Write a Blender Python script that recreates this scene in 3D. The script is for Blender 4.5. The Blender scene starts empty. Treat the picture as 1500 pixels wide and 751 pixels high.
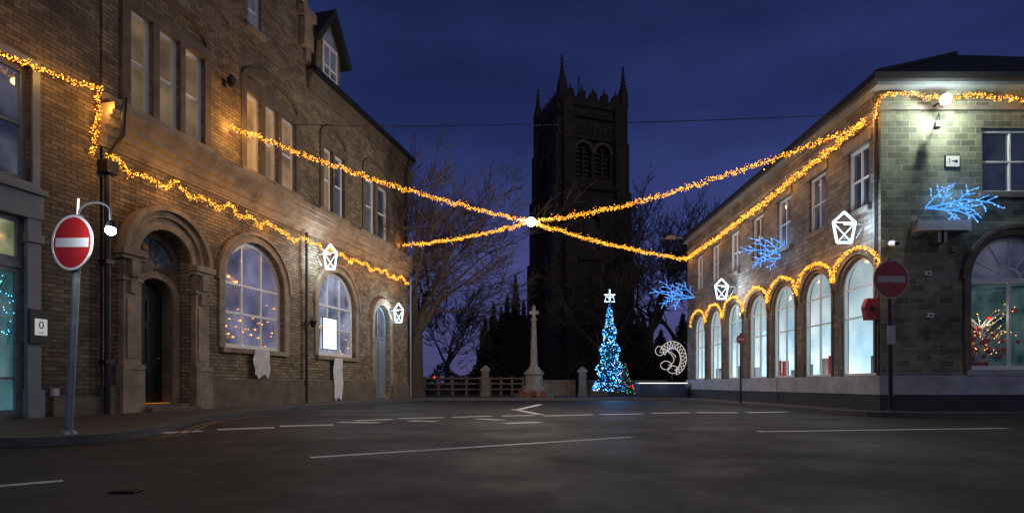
import bpy, bmesh, math, random
from mathutils import Vector, Matrix
SC=bpy.context.scene; C=SC.collection
R=random.Random(11)
FP=833.0; H=0.6; HY=562.0
def P(px,py,Y): return Vector(((px-750)*Y/FP, Y, H+(HY-py)*Y/FP))
I=lambda u,w,z: Vector((u,w,z))
FS=lambda u,w,z: Vector((w,u,z))
# ------------------------------------------------------------------ materials
def base(name):
    m=bpy.data.materials.new(name); m.use_nodes=True
    nt=m.node_tree; return m,nt,nt.nodes['Principled BSDF']
def nd(nt,t,**kw):
    n=nt.nodes.new(t)
    for k,v in kw.items():
        if k in n.inputs: n.inputs[k].default_value=v
        else: setattr(n,k,v)
    return n
def c4(c): return (c[0],c[1],c[2],1)
def M(name,col,rough=.7,metal=0,var=.35,sc=5,bump=.0,spec=.5):
    m,nt,b=base(name); b.inputs['Roughness'].default_value=rough; b.inputs['Metallic'].default_value=metal
    b.inputs['Specular IOR Level'].default_value=spec
    tc=nd(nt,'ShaderNodeTexCoord'); n=nd(nt,'ShaderNodeTexNoise',Scale=sc,Detail=6,Roughness=.65)
    nt.links.new(tc.outputs['Object'],n.inputs['Vector'])
    r=nd(nt,'ShaderNodeValToRGB'); r.color_ramp.elements[0].position=.3; r.color_ramp.elements[1].position=.72
    r.color_ramp.elements[0].color=c4([x*(1-var) for x in col]); r.color_ramp.elements[1].color=c4([min(1,x*(1+var*.6)) for x in col])
    nt.links.new(n.outputs['Fac'],r.inputs['Fac']); nt.links.new(r.outputs['Color'],b.inputs['Base Color'])
    if bump:
        bp=nd(nt,'ShaderNodeBump',Strength=bump,Distance=.02); n2=nd(nt,'ShaderNodeTexNoise',Scale=sc*8,Detail=5)
        nt.links.new(tc.outputs['Object'],n2.inputs['Vector']); nt.links.new(n2.outputs['Fac'],bp.inputs['Height']); nt.links.new(bp.outputs['Normal'],b.inputs['Normal'])
    return m
def brick(name,c1,c2,mo,bw,bh,ms=.008,horiz=False,rough=.85,bump=.7,stain=.5):
    m,nt,b=base(name); b.inputs['Roughness'].default_value=rough; L=nt.links.new
    tc=nd(nt,'ShaderNodeTexCoord'); sp=nd(nt,'ShaderNodeSeparateXYZ'); cb=nd(nt,'ShaderNodeCombineXYZ')
    L(tc.outputs['Object'],sp.inputs[0])
    if horiz: L(sp.outputs[0],cb.inputs[0]); L(sp.outputs[1],cb.inputs[1])
    else:
        ad=nd(nt,'ShaderNodeMath',operation='ADD'); L(sp.outputs[0],ad.inputs[0]); L(sp.outputs[1],ad.inputs[1])
        L(ad.outputs[0],cb.inputs[0]); L(sp.outputs[2],cb.inputs[1])
    ns=nd(nt,'ShaderNodeTexNoise',Scale=6,Detail=3); L(cb.outputs[0],ns.inputs['Vector'])
    vm=nd(nt,'ShaderNodeVectorMath',operation='SCALE'); vm.inputs['Scale'].default_value=.02; L(ns.outputs['Color'],vm.inputs[0])
    va=nd(nt,'ShaderNodeVectorMath',operation='ADD'); L(cb.outputs[0],va.inputs[0]); L(vm.outputs[0],va.inputs[1])
    t=nd(nt,'ShaderNodeTexBrick'); t.inputs['Scale'].default_value=1; t.inputs['Brick Width'].default_value=bw; t.inputs['Row Height'].default_value=bh
    t.inputs['Mortar Size'].default_value=ms; t.inputs['Mortar Smooth'].default_value=.3; t.inputs['Bias'].default_value=-.1
    t.inputs['Color1'].default_value=c4(c1); t.inputs['Color2'].default_value=c4(c2); t.inputs['Mortar'].default_value=c4(mo)
    L(va.outputs[0],t.inputs['Vector'])
    n2=nd(nt,'ShaderNodeTexNoise',Scale=.9,Detail=8,Roughness=.75); L(tc.outputs['Object'],n2.inputs['Vector'])
    r=nd(nt,'ShaderNodeValToRGB'); r.color_ramp.elements[0].position=.35; r.color_ramp.elements[1].position=.68
    r.color_ramp.elements[0].color=c4([1-stain]*3); r.color_ramp.elements[1].color=(1.15,1.12,1.08,1); L(n2.outputs['Fac'],r.inputs['Fac'])
    mx=nd(nt,'ShaderNodeMix',data_type='RGBA',blend_type='MULTIPLY'); mx.inputs[0].default_value=1
    L(t.outputs['Color'],mx.inputs[6]); L(r.outputs['Color'],mx.inputs[7]); L(mx.outputs[2],b.inputs['Base Color'])
    n3=nd(nt,'ShaderNodeTexNoise',Scale=30,Detail=5); L(tc.outputs['Object'],n3.inputs['Vector'])
    ma=nd(nt,'ShaderNodeMath',operation='MULTIPLY_ADD'); L(t.outputs['Fac'],ma.inputs[0]); ma.inputs[1].default_value=-1.0; L(n3.outputs['Fac'],ma.inputs[2])
    bp=nd(nt,'ShaderNodeBump',Strength=bump,Distance=.02); L(ma.outputs[0],bp.inputs['Height']); L(bp.outputs['Normal'],b.inputs['Normal'])
    return m
def E(name,col,s,sample=False):
    m=bpy.data.materials.new(name); m.use_nodes=True; nt=m.node_tree; nt.nodes.clear()
    e=nd(nt,'ShaderNodeEmission',Strength=s); e.inputs['Color'].default_value=c4(col); o=nd(nt,'ShaderNodeOutputMaterial'); nt.links.new(e.outputs[0],o.inputs[0])
    if not sample: m.cycles.emission_sampling='NONE'
    return m
def lit(name,ca,cb_,s,sc=1.5,stretch=(1,1,1),rough=.06,stripes=0,ior=1.9,grad=None):
    m,nt,b=base(name); L=nt.links.new; b.inputs['Base Color'].default_value=(.01,.012,.015,1); b.inputs['Roughness'].default_value=rough; b.inputs['IOR'].default_value=ior
    tc=nd(nt,'ShaderNodeTexCoord'); mp=nd(nt,'ShaderNodeMapping'); mp.inputs['Scale'].default_value=stretch; L(tc.outputs['Object'],mp.inputs[0])
    n=nd(nt,'ShaderNodeTexNoise',Scale=sc,Detail=3); L(mp.outputs[0],n.inputs['Vector'])
    r=nd(nt,'ShaderNodeValToRGB'); r.color_ramp.elements[0].position=.36; r.color_ramp.elements[1].position=.66
    r.color_ramp.elements[0].color=c4(ca); r.color_ramp.elements[1].color=c4(cb_); L(n.outputs['Fac'],r.inputs['Fac'])
    out=r.outputs['Color']
    if stripes:
        w=nd(nt,'ShaderNodeTexWave',wave_type='BANDS',bands_direction='Z',Scale=stripes); L(tc.outputs['Object'],w.inputs['Vector'])
        mx=nd(nt,'ShaderNodeMix',data_type='RGBA',blend_type='MULTIPLY'); mx.inputs[0].default_value=.75; L(out,mx.inputs[6]); L(w.outputs['Color'],mx.inputs[7]); out=mx.outputs[2]
    L(out,b.inputs['Emission Color']); b.inputs['Emission Strength'].default_value=s
    if grad:
        s3=nd(nt,'ShaderNodeSeparateXYZ'); L(tc.outputs['Object'],s3.inputs[0]); mr=nd(nt,'ShaderNodeMapRange'); L(s3.outputs[2],mr.inputs['Value'])
        for k,v in zip(('From Min','From Max','To Min','To Max'),grad): mr.inputs[k].default_value=v
        L(mr.outputs[0],b.inputs['Emission Strength'])
    m.cycles.emission_sampling='NONE'; return m
def glassmat(name):
    m=bpy.data.materials.new(name); m.use_nodes=True; nt=m.node_tree; nt.nodes.clear(); L=nt.links.new
    t=nd(nt,'ShaderNodeBsdfTransparent'); g=nd(nt,'ShaderNodeBsdfGlossy',Roughness=.03)
    mx=nd(nt,'ShaderNodeMixShader'); mx.inputs[0].default_value=.09; L(t.outputs[0],mx.inputs[1]); L(g.outputs[0],mx.inputs[2])
    o=nd(nt,'ShaderNodeOutputMaterial'); L(mx.outputs[0],o.inputs[0]); return m
mBrickL=brick('sandstone_brick',(.42,.32,.195),(.19,.14,.09),(.085,.07,.055),.25,.088,ms=.009,stain=.6,bump=.9)
mBrickN=brick('brown_brick',(.27,.215,.15),(.12,.098,.072),(.07,.062,.052),.25,.085,stain=.6,bump=.9)
mBrickR=brick('grey_brown_stone',(.29,.25,.21),(.145,.122,.105),(.07,.065,.06),.33,.12,stain=.6)
mBlockR=brick('coursed_block',(.32,.34,.24),(.13,.14,.105),(.42,.43,.34),.33,.142,ms=.010,stain=.68,bump=1.0)
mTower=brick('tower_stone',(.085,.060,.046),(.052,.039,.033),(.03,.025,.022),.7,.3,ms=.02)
mStone=M('trim_stone',(.34,.262,.175),.8,var=.5,sc=2.5,bump=.5)
mStoneD=M('dark_stone',(.16,.125,.088),.8,var=.45,sc=3,bump=.4)
mStoneG=M('memorial_stone',(.22,.195,.165),.85,var=.4,sc=4,bump=.4)
mPlinth=M('pale_render',(.40,.41,.44),.7,var=.35,sc=2)
mDarkP=M('dark_plinth',(.05,.052,.06),.8,var=.3,sc=3)
mWhite=M('white_paint',(.80,.80,.78),.45,var=.12,sc=6)
mGreyP=M('blue_grey_paint',(.19,.22,.24),.45,var=.15)
mDoor=M('dark_green_paint',(.012,.02,.02),.35,var=.3)
mIron=M('black_iron',(.012,.012,.013),.45,var=.3)
mGalv=M('galvanised_steel',(.27,.28,.29),.45,metal=.4,var=.25,sc=9)
mSlate=M('slate',(.028,.030,.028),.75,var=.5,sc=9,bump=.6)
mBark=M('bark',(.09,.063,.048),.9,var=.5,sc=8,bump=.8)
mBarkD=M('dark_bark',(.055,.042,.036),.9,var=.5,sc=8)
mLeafD=M('dark_foliage',(.010,.015,.012),.8,var=.5,sc=3)
mLeafT=M('fir_needles',(.02,.05,.05),.7,var=.5,sc=6)
mRed=M('sign_red',(.50,.02,.02),.4,var=.12,sc=14)
mRedD=M('dull_sign_red',(.40,.06,.065),.6,var=.3,sc=9)
mWht=M('sign_white',(.78,.78,.76),.4,var=.08,sc=14)
mGreyS=M('dull_white',(.50,.51,.53),.6,var=.2,sc=9)
mFaint=M('faded_bar',(.50,.43,.42),.6,var=.25,sc=9)
mGoldB=M('gold_bauble',(.65,.38,.08),.3,metal=.6,var=.15)
mWood=M('weathered_timber',(.13,.095,.07),.8,var=.4,sc=5)
mPave=brick('paving',(.08,.071,.066),(.058,.052,.049),(.027,.025,.024),.6,.45,ms=.012,horiz=True,rough=.65,bump=.4)
mKerb=M('granite_kerb',(.10,.096,.092),.7,var=.35,sc=10,bump=.3)
mLine=M('road_paint_white',(.80,.78,.78),.6,var=.4,sc=14)
mYel=M('road_paint_yellow',(.34,.21,.05),.6,var=.6,sc=9)
mEarth=M('churchyard_ground',(.03,.028,.026),.9,var=.4,sc=1.5,bump=.3)
mGround=M('ground_soil',(.035,.033,.03),.9,var=.3,sc=.3)
mCloth=M('white_cloth',(.74,.73,.72),.85,var=.2,sc=9,bump=.4)
mPoppy=M('poppy_red',(.30,.015,.02),.7,var=.3)
mTinsel=M('gold_tinsel',(.65,.30,.05),.35,metal=.4,var=.4,sc=30)
def roadmat():
    m,nt,b=base('damp_asphalt'); L=nt.links.new; tc=nd(nt,'ShaderNodeTexCoord')
    n=nd(nt,'ShaderNodeTexNoise',Scale=.55,Detail=8,Roughness=.72); L(tc.outputs['Object'],n.inputs['Vector'])
    n2=nd(nt,'ShaderNodeTexNoise',Scale=60,Detail=5,Roughness=.75); L(tc.outputs['Object'],n2.inputs['Vector'])
    r=nd(nt,'ShaderNodeValToRGB'); r.color_ramp.elements[0].position=.32; r.color_ramp.elements[1].position=.72
    r.color_ramp.elements[0].color=(.009,.0088,.010,1); r.color_ramp.elements[1].color=(.030,.0275,.029,1); L(n.outputs['Fac'],r.inputs['Fac'])
    mx=nd(nt,'ShaderNodeMix',data_type='RGBA',blend_type='OVERLAY'); mx.inputs[0].default_value=.95; L(r.outputs['Color'],mx.inputs[6]); L(n2.outputs['Fac'],mx.inputs[7]); L(mx.outputs[2],b.inputs['Base Color'])
    mr=nd(nt,'ShaderNodeMapRange'); mr.inputs['From Min'].default_value=.3; mr.inputs['From Max'].default_value=.7; mr.inputs['To Min'].default_value=.42; mr.inputs['To Max'].default_value=.8
    L(n.outputs['Fac'],mr.inputs['Value']); L(mr.outputs[0],b.inputs['Roughness']); b.inputs['Specular IOR Level'].default_value=.26
    bp=nd(nt,'ShaderNodeBump',Strength=1.0,Distance=.02); L(n2.outputs['Fac'],bp.inputs['Height']); L(bp.outputs['Normal'],b.inputs['Normal'])
    return m
mRoad=roadmat()
eBulb=E('amber_bulb',(1,.37,.03),4.4); eBulb2=E('amber_bulb_bright',(1,.48,.075),6.5); eBulbD=E('amber_bulb_dim',(1,.33,.02),3.0)
eWhite=E('cold_white_tube',(.55,.78,1),3.4); eStar=E('lamp_white',(.93,.97,1),60); eBlue=E('blue_tube',(.06,.30,1),1.5); eBlueS=E('pale_blue_bulb',(.30,.58,1),2.8); eBlueT=E('tree_blue_bulb',(.04,.34,1),6); eCyanT=E('tree_cyan_bulb',(.10,.55,1),5); eWhT=E('tree_white_bulb',(.75,.93,1),7)
eRed=E('red_bulb',(1,.05,.03),3); eGreen=E('green_bulb',(.1,1,.3),2); eStrip=E('counter_strip',(1,.9,.85),1.6); eFig=E('warm_white_rope',(1,.88,.82),.9); eScreen=E('lit_poster',(.85,.92,1),1.5); eThr=E('threshold_glow',(1,.35,.03),.35); ePlq=E('plaque_panel_added_glow',(.80,.84,.82),.5)
pDark=lit('night_glass',(.006,.008,.012),(.022,.026,.04),.9,sc=2)
pDark2=lit('night_glass_blue',(.016,.018,.032),(.08,.08,.11),.9,sc=1.5)
pBlind=lit('blind_glass',(.17,.11,.05),(.46,.31,.15),.65,sc=1.2,stripes=6)
pWarm=lit('warm_glass',(.30,.13,.03),(.75,.40,.14),.8,sc=1.2)
pWarm2=lit('glass_painted_amber_reflection',(.14,.08,.04),(.42,.25,.12),.8,sc=1.0)  # emission paints the amber reflections into the glass
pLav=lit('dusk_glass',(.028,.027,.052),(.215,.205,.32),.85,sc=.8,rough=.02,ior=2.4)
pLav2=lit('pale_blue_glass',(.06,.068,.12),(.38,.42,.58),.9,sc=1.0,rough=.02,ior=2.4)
pTeal=lit('teal_glass',(.02,.09,.11),(.09,.26,.29),.6,sc=1.3)
pOlive=lit('olive_glass',(.10,.13,.07),(.36,.38,.22),.8,sc=2)
mGlass=glassmat('clear_glass')
iShop=lit('shop_interior_glow',(.36,.62,.77),(.80,.97,1.0),1.2,sc=.8,rough=.8,ior=1.3,grad=(1.2,3.5,1.45,.55))  # walls glow in place of shop lamps, brighter low down
iShop2=lit('dim_shop_interior_glow',(.004,.016,.016),(.05,.10,.09),.8,sc=1.9,rough=.8,ior=1.3)  # the same painted wall glow, dimmer, for the display recess
# ------------------------------------------------------------------ mesh builder
class MB:
    def __init__(s): s.v=[]; s.f=[]
    def poly(s,pts):
        b=len(s.v); s.v+= [Vector(p) for p in pts]; s.f.append(tuple(range(b,b+len(pts)))); return s
    def box(s,F,u0,u1,w0,w1,z0,z1):
        b=len(s.v)
        for z in (z0,z1):
            for u,w in ((u0,w0),(u1,w0),(u1,w1),(u0,w1)): s.v.append(F(u,w,z))
        for q in ((0,3,2,1),(4,5,6,7),(0,1,5,4),(1,2,6,5),(2,3,7,6),(3,0,4,7)): s.f.append(tuple(b+i for i in q))
        return s
    def prism(s,F,lp,w0,w1):
        n=len(lp); b=len(s.v); s.v+=[F(u,w0,z) for u,z in lp]+[F(u,w1,z) for u,z in lp]
        s.f.append(tuple(range(b,b+n))); s.f.append(tuple(range(b+2*n-1,b+n-1,-1)))
        for i in range(n):
            j=(i+1)%n; s.f.append((b+i,b+j,b+n+j,b+n+i))
        return s
    def ring(s,F,o,i_,w0,w1,closed=True):
        n=len(o); b=len(s.v); s.v+=[F(u,w0,z) for u,z in o]+[F(u,w0,z) for u,z in i_]+[F(u,w1,z) for u,z in o]+[F(u,w1,z) for u,z in i_]
        for k in range(n if closed else n-1):
            j=(k+1)%n
            s.f+=[(b+k,b+j,b+n+j,b+n+k),(b+2*n+k,b+3*n+k,b+3*n+j,b+2*n+j),(b+k,b+2*n+k,b+2*n+j,b+j),(b+n+k,b+n+j,b+3*n+j,b+3*n+k)]
        if not closed:
            for k in (0,n-1): s.f.append((b+k,b+n+k,b+3*n+k,b+2*n+k))
        return s
    def tube(s,path,r,n=6):
        path=[Vector(p) for p in path]; m=len(path); b=len(s.v)
        rr=r if isinstance(r,(list,tuple)) else [r]*m
        for i,p in enumerate(path):
            t=(path[min(i+1,m-1)]-path[max(i-1,0)])
            if t.length<1e-6: t=Vector((0,0,1))
            t.normalize(); ref=Vector((0,0,1)) if abs(t.z)<.9 else Vector((1,0,0))
            a=t.cross(ref).normalized(); c=t.cross(a)
            for k in range(n):
                q=2*math.pi*k/n; s.v.append(p+(a*math.cos(q)+c*math.sin(q))*rr[i])
        for i in range(m-1):
            for k in range(n):
                j=(k+1)%n; s.f.append((b+i*n+k,b+i*n+j,b+(i+1)*n+j,b+(i+1)*n+k))
        if n>2: s.f.append(tuple(b+k for k in range(n))); s.f.append(tuple(b+(m-1)*n+k for k in range(n)))
        return s
    def octa(s,c,r):
        b=len(s.v); c=Vector(c)
        for d in ((1,0,0),(-1,0,0),(0,1,0),(0,-1,0),(0,0,1),(0,0,-1)): s.v.append(c+Vector(d)*r)
        for q in ((0,2,4),(2,1,4),(1,3,4),(3,0,4),(2,0,5),(1,2,5),(3,1,5),(0,3,5)): s.f.append(tuple(b+i for i in q))
        return s
    def lathe(s,c,prof,n=16):
        b=len(s.v); c=Vector(c); m=len(prof)
        for r,z in prof:
            for k in range(n): s.v.append(c+Vector((r*math.cos(2*math.pi*k/n),r*math.sin(2*math.pi*k/n),z)))
        for i in range(m-1):
            for k in range(n):
                j=(k+1)%n; s.f.append((b+i*n+k,b+i*n+j,b+(i+1)*n+j,b+(i+1)*n+k))
        s.f.append(tuple(b+k for k in range(n))); s.f.append(tuple(b+(m-1)*n+k for k in range(n)))
        return s
    def sphere(s,c,r,n=10,m=6):
        return s.lathe(c,[(max(1e-4,r*math.sin(math.pi*i/m)),-r*math.cos(math.pi*i/m)) for i in range(m+1)],n)
    def leaf(s,p,sz,rnd):
        a=Vector((rnd.uniform(-1,1),rnd.uniform(-1,1),rnd.uniform(-1,1)))*sz; b=Vector((rnd.uniform(-1,1),rnd.uniform(-1,1),rnd.uniform(-1,1)))*sz
        return s.poly([p,p+a,p+b])
    def build(s,name,mat,parent=None,org=None,recalc=True,smooth=False):
        me=bpy.data.meshes.new(name); v=s.v if org is None else [p-org for p in s.v]
        me.from_pydata([tuple(p) for p in v],[],s.f); me.materials.append(mat)
        if recalc and len(s.f)<6000:
            bm=bmesh.new(); bm.from_mesh(me); bmesh.ops.recalc_face_normals(bm,faces=bm.faces); bm.to_mesh(me); bm.free()
        if smooth:
            for p in me.polygons: p.use_smooth=True
        o=bpy.data.objects.new(name,me); C.objects.link(o)
        if parent: o.parent=parent
        return o
def tag(o,label,cat,group=None,kind=None):
    o['label']=label; o['category']=cat
    if group: o['group']=group
    if kind: o['kind']=kind
    return o
def thing(name,label,cat,loc=(0,0,0),rot=(0,0,0),group=None):
    o=bpy.data.objects.new(name,None); C.objects.link(o); o.location=loc; o.rotation_euler=rot; o.empty_display_size=.2
    return tag(o,label,cat,group)
def struct(o): o['kind']='structure'; return o
def stuff(o): o['kind']='stuff'; return o
def plight(loc,w,col,rad=.08,parent=None,org=None):
    l=bpy.data.lights.new('lamp_light','POINT'); l.energy=w; l.color=col; l.shadow_soft_size=rad
    o=bpy.data.objects.new('lamp_light',l); C.objects.link(o); o.location=Vector(loc)-(org if org is not None else Vector((0,0,0)))
    if parent: o.parent=parent
    return o
def textobj(name,s,size,mat,parent,mtx):
    cu=bpy.data.curves.new('lettering','FONT'); cu.body=s; cu.size=size; cu.align_x='CENTER'; cu.align_y='CENTER'; cu.extrude=.002
    t=bpy.data.objects.new('lettering_tmp',cu); C.objects.link(t)
    dg=bpy.context.evaluated_depsgraph_get(); me=bpy.data.meshes.new_from_object(t.evaluated_get(dg)); bpy.data.objects.remove(t)
    me.materials.clear(); me.materials.append(mat); me.transform(mtx)
    o=bpy.data.objects.new(name,me); C.objects.link(o); o.parent=parent; return o
def arch(u0,u1,z0,zs,rise,n=14):
    if rise<=0: return [(u0,z0),(u1,z0),(u1,zs),(u0,zs)]
    c=(u0+u1)/2; a=(u1-u0)/2
    return [(u0,z0),(u1,z0)]+[(c+a*math.cos(math.pi*i/n),zs+rise*math.sin(math.pi*i/n)) for i in range(n+1)]
def wall(name,F,outer,holes,depth,mat,parent):
    bm=bmesh.new(); es=[]
    for lp in [outer]+holes:
        vs=[bm.verts.new(F(u,0,z)) for u,z in lp]
        for i in range(len(vs)): es.append(bm.edges.new((vs[i],vs[(i+1)%len(vs)])))
    bmesh.ops.triangle_fill(bm,use_beauty=True,use_dissolve=False,edges=es)
    for lp in holes:
        n=len(lp); a=[bm.verts.new(F(u,0,z)) for u,z in lp]; b=[bm.verts.new(F(u,depth,z)) for u,z in lp]
        for i in range(n): bm.faces.new((a[i],a[(i+1)%n],b[(i+1)%n],b[i]))
    me=bpy.data.meshes.new(name); bm.to_mesh(me); bm.free(); me.materials.append(mat)
    o=bpy.data.objects.new(name,me); C.objects.link(o); o.parent=parent; return o
def window(par,F,u0,u1,z0,z1,rise=0,w=.14,t=.07,vb=(),hb=(),frame=None,pane=None,sill=None,surround=None,sw=.16,sp=.05,name='window',radial=0,tb=.045,lip=.08,vlow=()):
    e=.003; m=MB(); o=arch(u0-e,u1+e,z0-e,z1+(0 if rise else e),rise+e if rise else 0); i_=arch(u0+t,u1-t,z0+t,z1-(0 if rise else t),max(.02,rise-t) if rise else 0)
    m.ring(F,o,i_,w-.05,w+.03)
    c=(u0+u1)/2; a=(u1-u0)/2
    for f in vb:
        u=u0+(u1-u0)*f; zt=z1+(rise*math.sqrt(max(0,1-((u-c)/a)**2)) if rise else 0)-t*.5
        m.box(F,u-tb/2,u+tb/2,w-.035,w+.02,z0+t*.9,zt)
    for f in vlow:
        u=u0+(u1-u0)*f; m.box(F,u-tb/2,u+tb/2,w-.035,w+.02,z0+t*.9,z1)
    for f in hb:
        z=z0+(z1-z0)*f; tq=tb*2.2 if radial else tb; m.box(F,u0+t*.9,u1-t*.9,w-.04,w+.018,z-tq/2,z+tq/2)
    for k in range(radial):
        an=math.pi*(k+1)/(radial+1); r0=.28*a
        p0=Vector((c+r0*math.cos(an),z1+r0*math.sin(an))); p1=Vector((c+a*.95*math.cos(an),z1+rise*.95*math.sin(an))); m.tube([F(p0.x,w-.01,p0.y),F(p1.x,w-.01,p1.y)],.018,6)
    if radial: m.tube([F(c+.28*a*math.cos(math.pi*k/10),w-.01,z1+.28*a*math.sin(math.pi*k/10)) for k in range(11)],.022,6)
    fr=m.build(name,frame or mWhite,par)
    MB().poly([F(u,w+.012,z) for u,z in arch(u0+t*.5,u1-t*.5,z0+t*.5,z1-(0 if rise else t*.5),rise-t*.5 if rise else 0)]).build('pane',pane or pDark,fr,recalc=False)
    if sill: MB().box(F,u0-.1,u1+.1,-.1,w-.052,z0-.13,z0-.004).build('sill',sill,fr)
    if surround:
        o=arch(u0-sw,u1+sw,z0,z1,rise+sw)[1:] ; i2=arch(u0-.004,u1+.004,z0,z1,rise+.004)[1:]
        o.append((u0-sw,z0)); i2.append((u0-.004,z0))
        mm=MB(); mm.ring(F,o,i2,-sp,.02,closed=False)
        if lip: mm.ring(F,arch(u0-sw-lip,u1+sw+lip,z0,z1,rise+sw+lip)[2:],arch(u0-sw-.001,u1+sw+.001,z0,z1,rise+sw+.001)[2:],-sp-.05,.02,closed=False)
        mm.build('arch_surround',surround,fr)
    return fr
# ------------------------------------------------------------------ ground
struct(tag(MB().poly([(-400,-300,-.112),(400,-300,-.112),(400,600,-.112),(-400,600,-.112)]).build('ground',mGround),'dark ground running out to the horizon','ground'))
struct(tag(MB().poly([(-40,-15,-.1),(40,-15,-.1),(40,24.3,-.1),(-40,24.3,-.1)]).build('road',mRoad),'dark damp asphalt road junction','road'))
def slab(name,pts,z,mat,label):
    m=MB(); m.poly([(x,y,z) for x,y in pts])
    for i in range(len(pts)):
        a=pts[i]; b=pts[(i+1)%len(pts)]; m.poly([(a[0],a[1],-.3),(b[0],b[1],-.3),(b[0],b[1],z),(a[0],a[1],z)])
    return struct(tag(m.build(name,mat),label,name.replace('_',' ')))
def smooth(pts,k=3):
    for _ in range(k):
        q=[pts[0]]
        for a,b in zip(pts,pts[1:]): q+= [(a[0]*.75+b[0]*.25,a[1]*.75+b[1]*.25),(a[0]*.25+b[0]*.75,a[1]*.25+b[1]*.75)]
        pts=q+[pts[-1]]
    return pts
kl=smooth([(-14,5.7),(-7.5,6.15),(-5.9,6.3),(-5.1,6.5),(-4.85,7.3),(-5.2,8.6),(-5.75,10),(-5.95,11.7),(-5.85,14.5),(-5.3,18),(-4.2,22.4),(-3.7,24.3)],2)
kr=smooth([(6.86,24.3),(7.3,18),(7.5,14.6),(7.55,12.5),(8.0,11.95),(9,11.8),(30,11.8)],2)
slab('pavement',kl+[(-14,24.3)],0,mPave,'stone paved pavement along the left buildings')
slab('pavement',kr+[(30,24.3)],0,mPave,'stone paved pavement around the right corner building')
slab('churchyard',[(-40,24.3),(40,24.3),(40,90),(-40,90)],-.02,mEarth,'dark ground of the churchyard beyond the road')
def strip(path,wd,z,side=0,drop=None):
    m=MB(); n=len(path); L=[];Rr=[]
    for i,p in enumerate(path):
        a=Vector(path[max(i-1,0)]).to_2d(); b=Vector(path[min(i+1,n-1)]).to_2d(); d=(b-a).normalized(); nrm=Vector((-d.y,d.x)); q=Vector(p).to_2d()
        L.append(q+nrm*(side+wd/2)); Rr.append(q+nrm*(side-wd/2))
    for i in range(n-1):
        m.poly([(Rr[i].x,Rr[i].y,z),(Rr[i+1].x,Rr[i+1].y,z),(L[i+1].x,L[i+1].y,z),(L[i].x,L[i].y,z)])
        if drop is not None:
            for S_ in (L,Rr): m.poly([(S_[i].x,S_[i].y,drop),(S_[i+1].x,S_[i+1].y,drop),(S_[i+1].x,S_[i+1].y,z),(S_[i].x,S_[i].y,z)])
    return m
struct(tag(strip(kl,.16,.005,drop=-.12).build('kerb',mKerb),'granite kerb of the left pavement','kerb'))
struct(tag(strip(kr,.16,.005,drop=-.12).build('kerb',mKerb),'granite kerb of the right pavement','kerb'))
struct(tag(strip([(-3.8,24.3),(7,24.3)],.2,.006,drop=-.12).build('kerb',mKerb),'kerb across the far side of the junction','kerb'))
def rp(px,py):
    Y=.7*FP/(py-HY); return ((px-750)*Y/FP,Y)
def mark(a,b,wd,label,mat=mLine,grp='white road markings'):
    p=[rp(*a),rp(*b)]; p=[(p[0][0]+(p[1][0]-p[0][0])*t/4,p[0][1]+(p[1][1]-p[0][1])*t/4) for t in range(5)]
    o=strip(p,wd,-.096).build('road_marking',mat); struct(tag(o,label,'road marking',grp))
mark((455,670),(925,640),.11,'long thin white line across the middle of the road')
mark((1110,632),(1475,627),.12,'long thin white line in the right of the road')
mark((0,712),(92,704),.1,'short white line at the bottom left of the road')
mark((752,599),(792,607),.2,'bent white arrow arm near the far side of the junction')
mark((792,592),(757,600),.2,'second white arrow arm near the far side of the junction')
ds=[(85,643,178,639),(215,635,296,631),(318,629,402,626),(410,624,488,622),(497,618,556,619),(520,616,574,614),(585,613,650,611),(662,611,720,609),(700,613,735,615),(735,609,782,608),(795,609,868,607),(880,607,940,606),(955,605,1010,604),(1020,604,1080,604),(1095,604,1150,603),(600,616,640,617),(740,620,790,618)]
for a in ds: mark(a[:2],a[2:],.28,'white give-way dash across the junction mouth',grp='give-way dashes')
yl=[p for p in kl if 7<p[1]<13]
for off,nm in ((-.28,'outer'),(-.40,'inner')):
    struct(tag(strip(yl,.05,-.095,side=off).build('road_marking',mYel),'yellow no-parking line beside the left kerb, %s of the pair'%nm,'road marking'))
q=rp(184,720); t=thing('drain_cover','dark iron drain cover at the bottom left of the road','drain cover',(q[0],q[1],-.096))
MB().box(I,-.09,.09,-.05,.05,0,.006).build('plate',mIron,t)
for k in range(3): MB().box(I,-.075,.075,-.04+k*.03,-.03+k*.03,.0065,.012).build('bar',mIron,t)
# ------------------------------------------------------------------ left buildings
DX=Vector((.2444,.9697,0)); DY=Vector((-.9697,.2444,0)); OL=Vector((-8.222,11.42,0)); RZ=math.atan2(.9697,.2444)
def YL(px): return 11.1/(.252+(750-px)/FP)
def S(px): return (YL(px)-11.42)*1.0313
def ZL(px,py): return H+(HY-py)*YL(px)/FP
def WL(s,w,z): return OL+DX*s+DY*w+Vector((0,0,z))
bank=thing('stone_building','tall sandstone corner building with gable, arched windows and grand doorway','building',OL,(0,0,RZ))
LEN=S(598); EZ=10.6
up=[(S(190),S(222)),(S(232),S(262)),(S(270),S(298))]; up2=[(S(360),S(381)),(S(387),S(406)),(S(411),S(432))]
up3=[(S(473),S(486)),(S(489),S(503))]; up4=[(S(534),S(548)),(S(552),S(567))]
W1=(3.31,5.75); W2=(7.5,9.9); D2=(11.35,12.75)
holes=[arch(a,b,6.45,8.55,0) for a,b in up+up2+up3+up4]+[arch(W1[0],W1[1],1.55,3.27,1.22),arch(W2[0],W2[1],1.55,3.27,1.2),arch(D2[0],D2[1],.05,3.1,.7),arch(.78,2.22,.02,3.35,.70),arch(4.2,4.75,10.4,11.5,0)]
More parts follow.
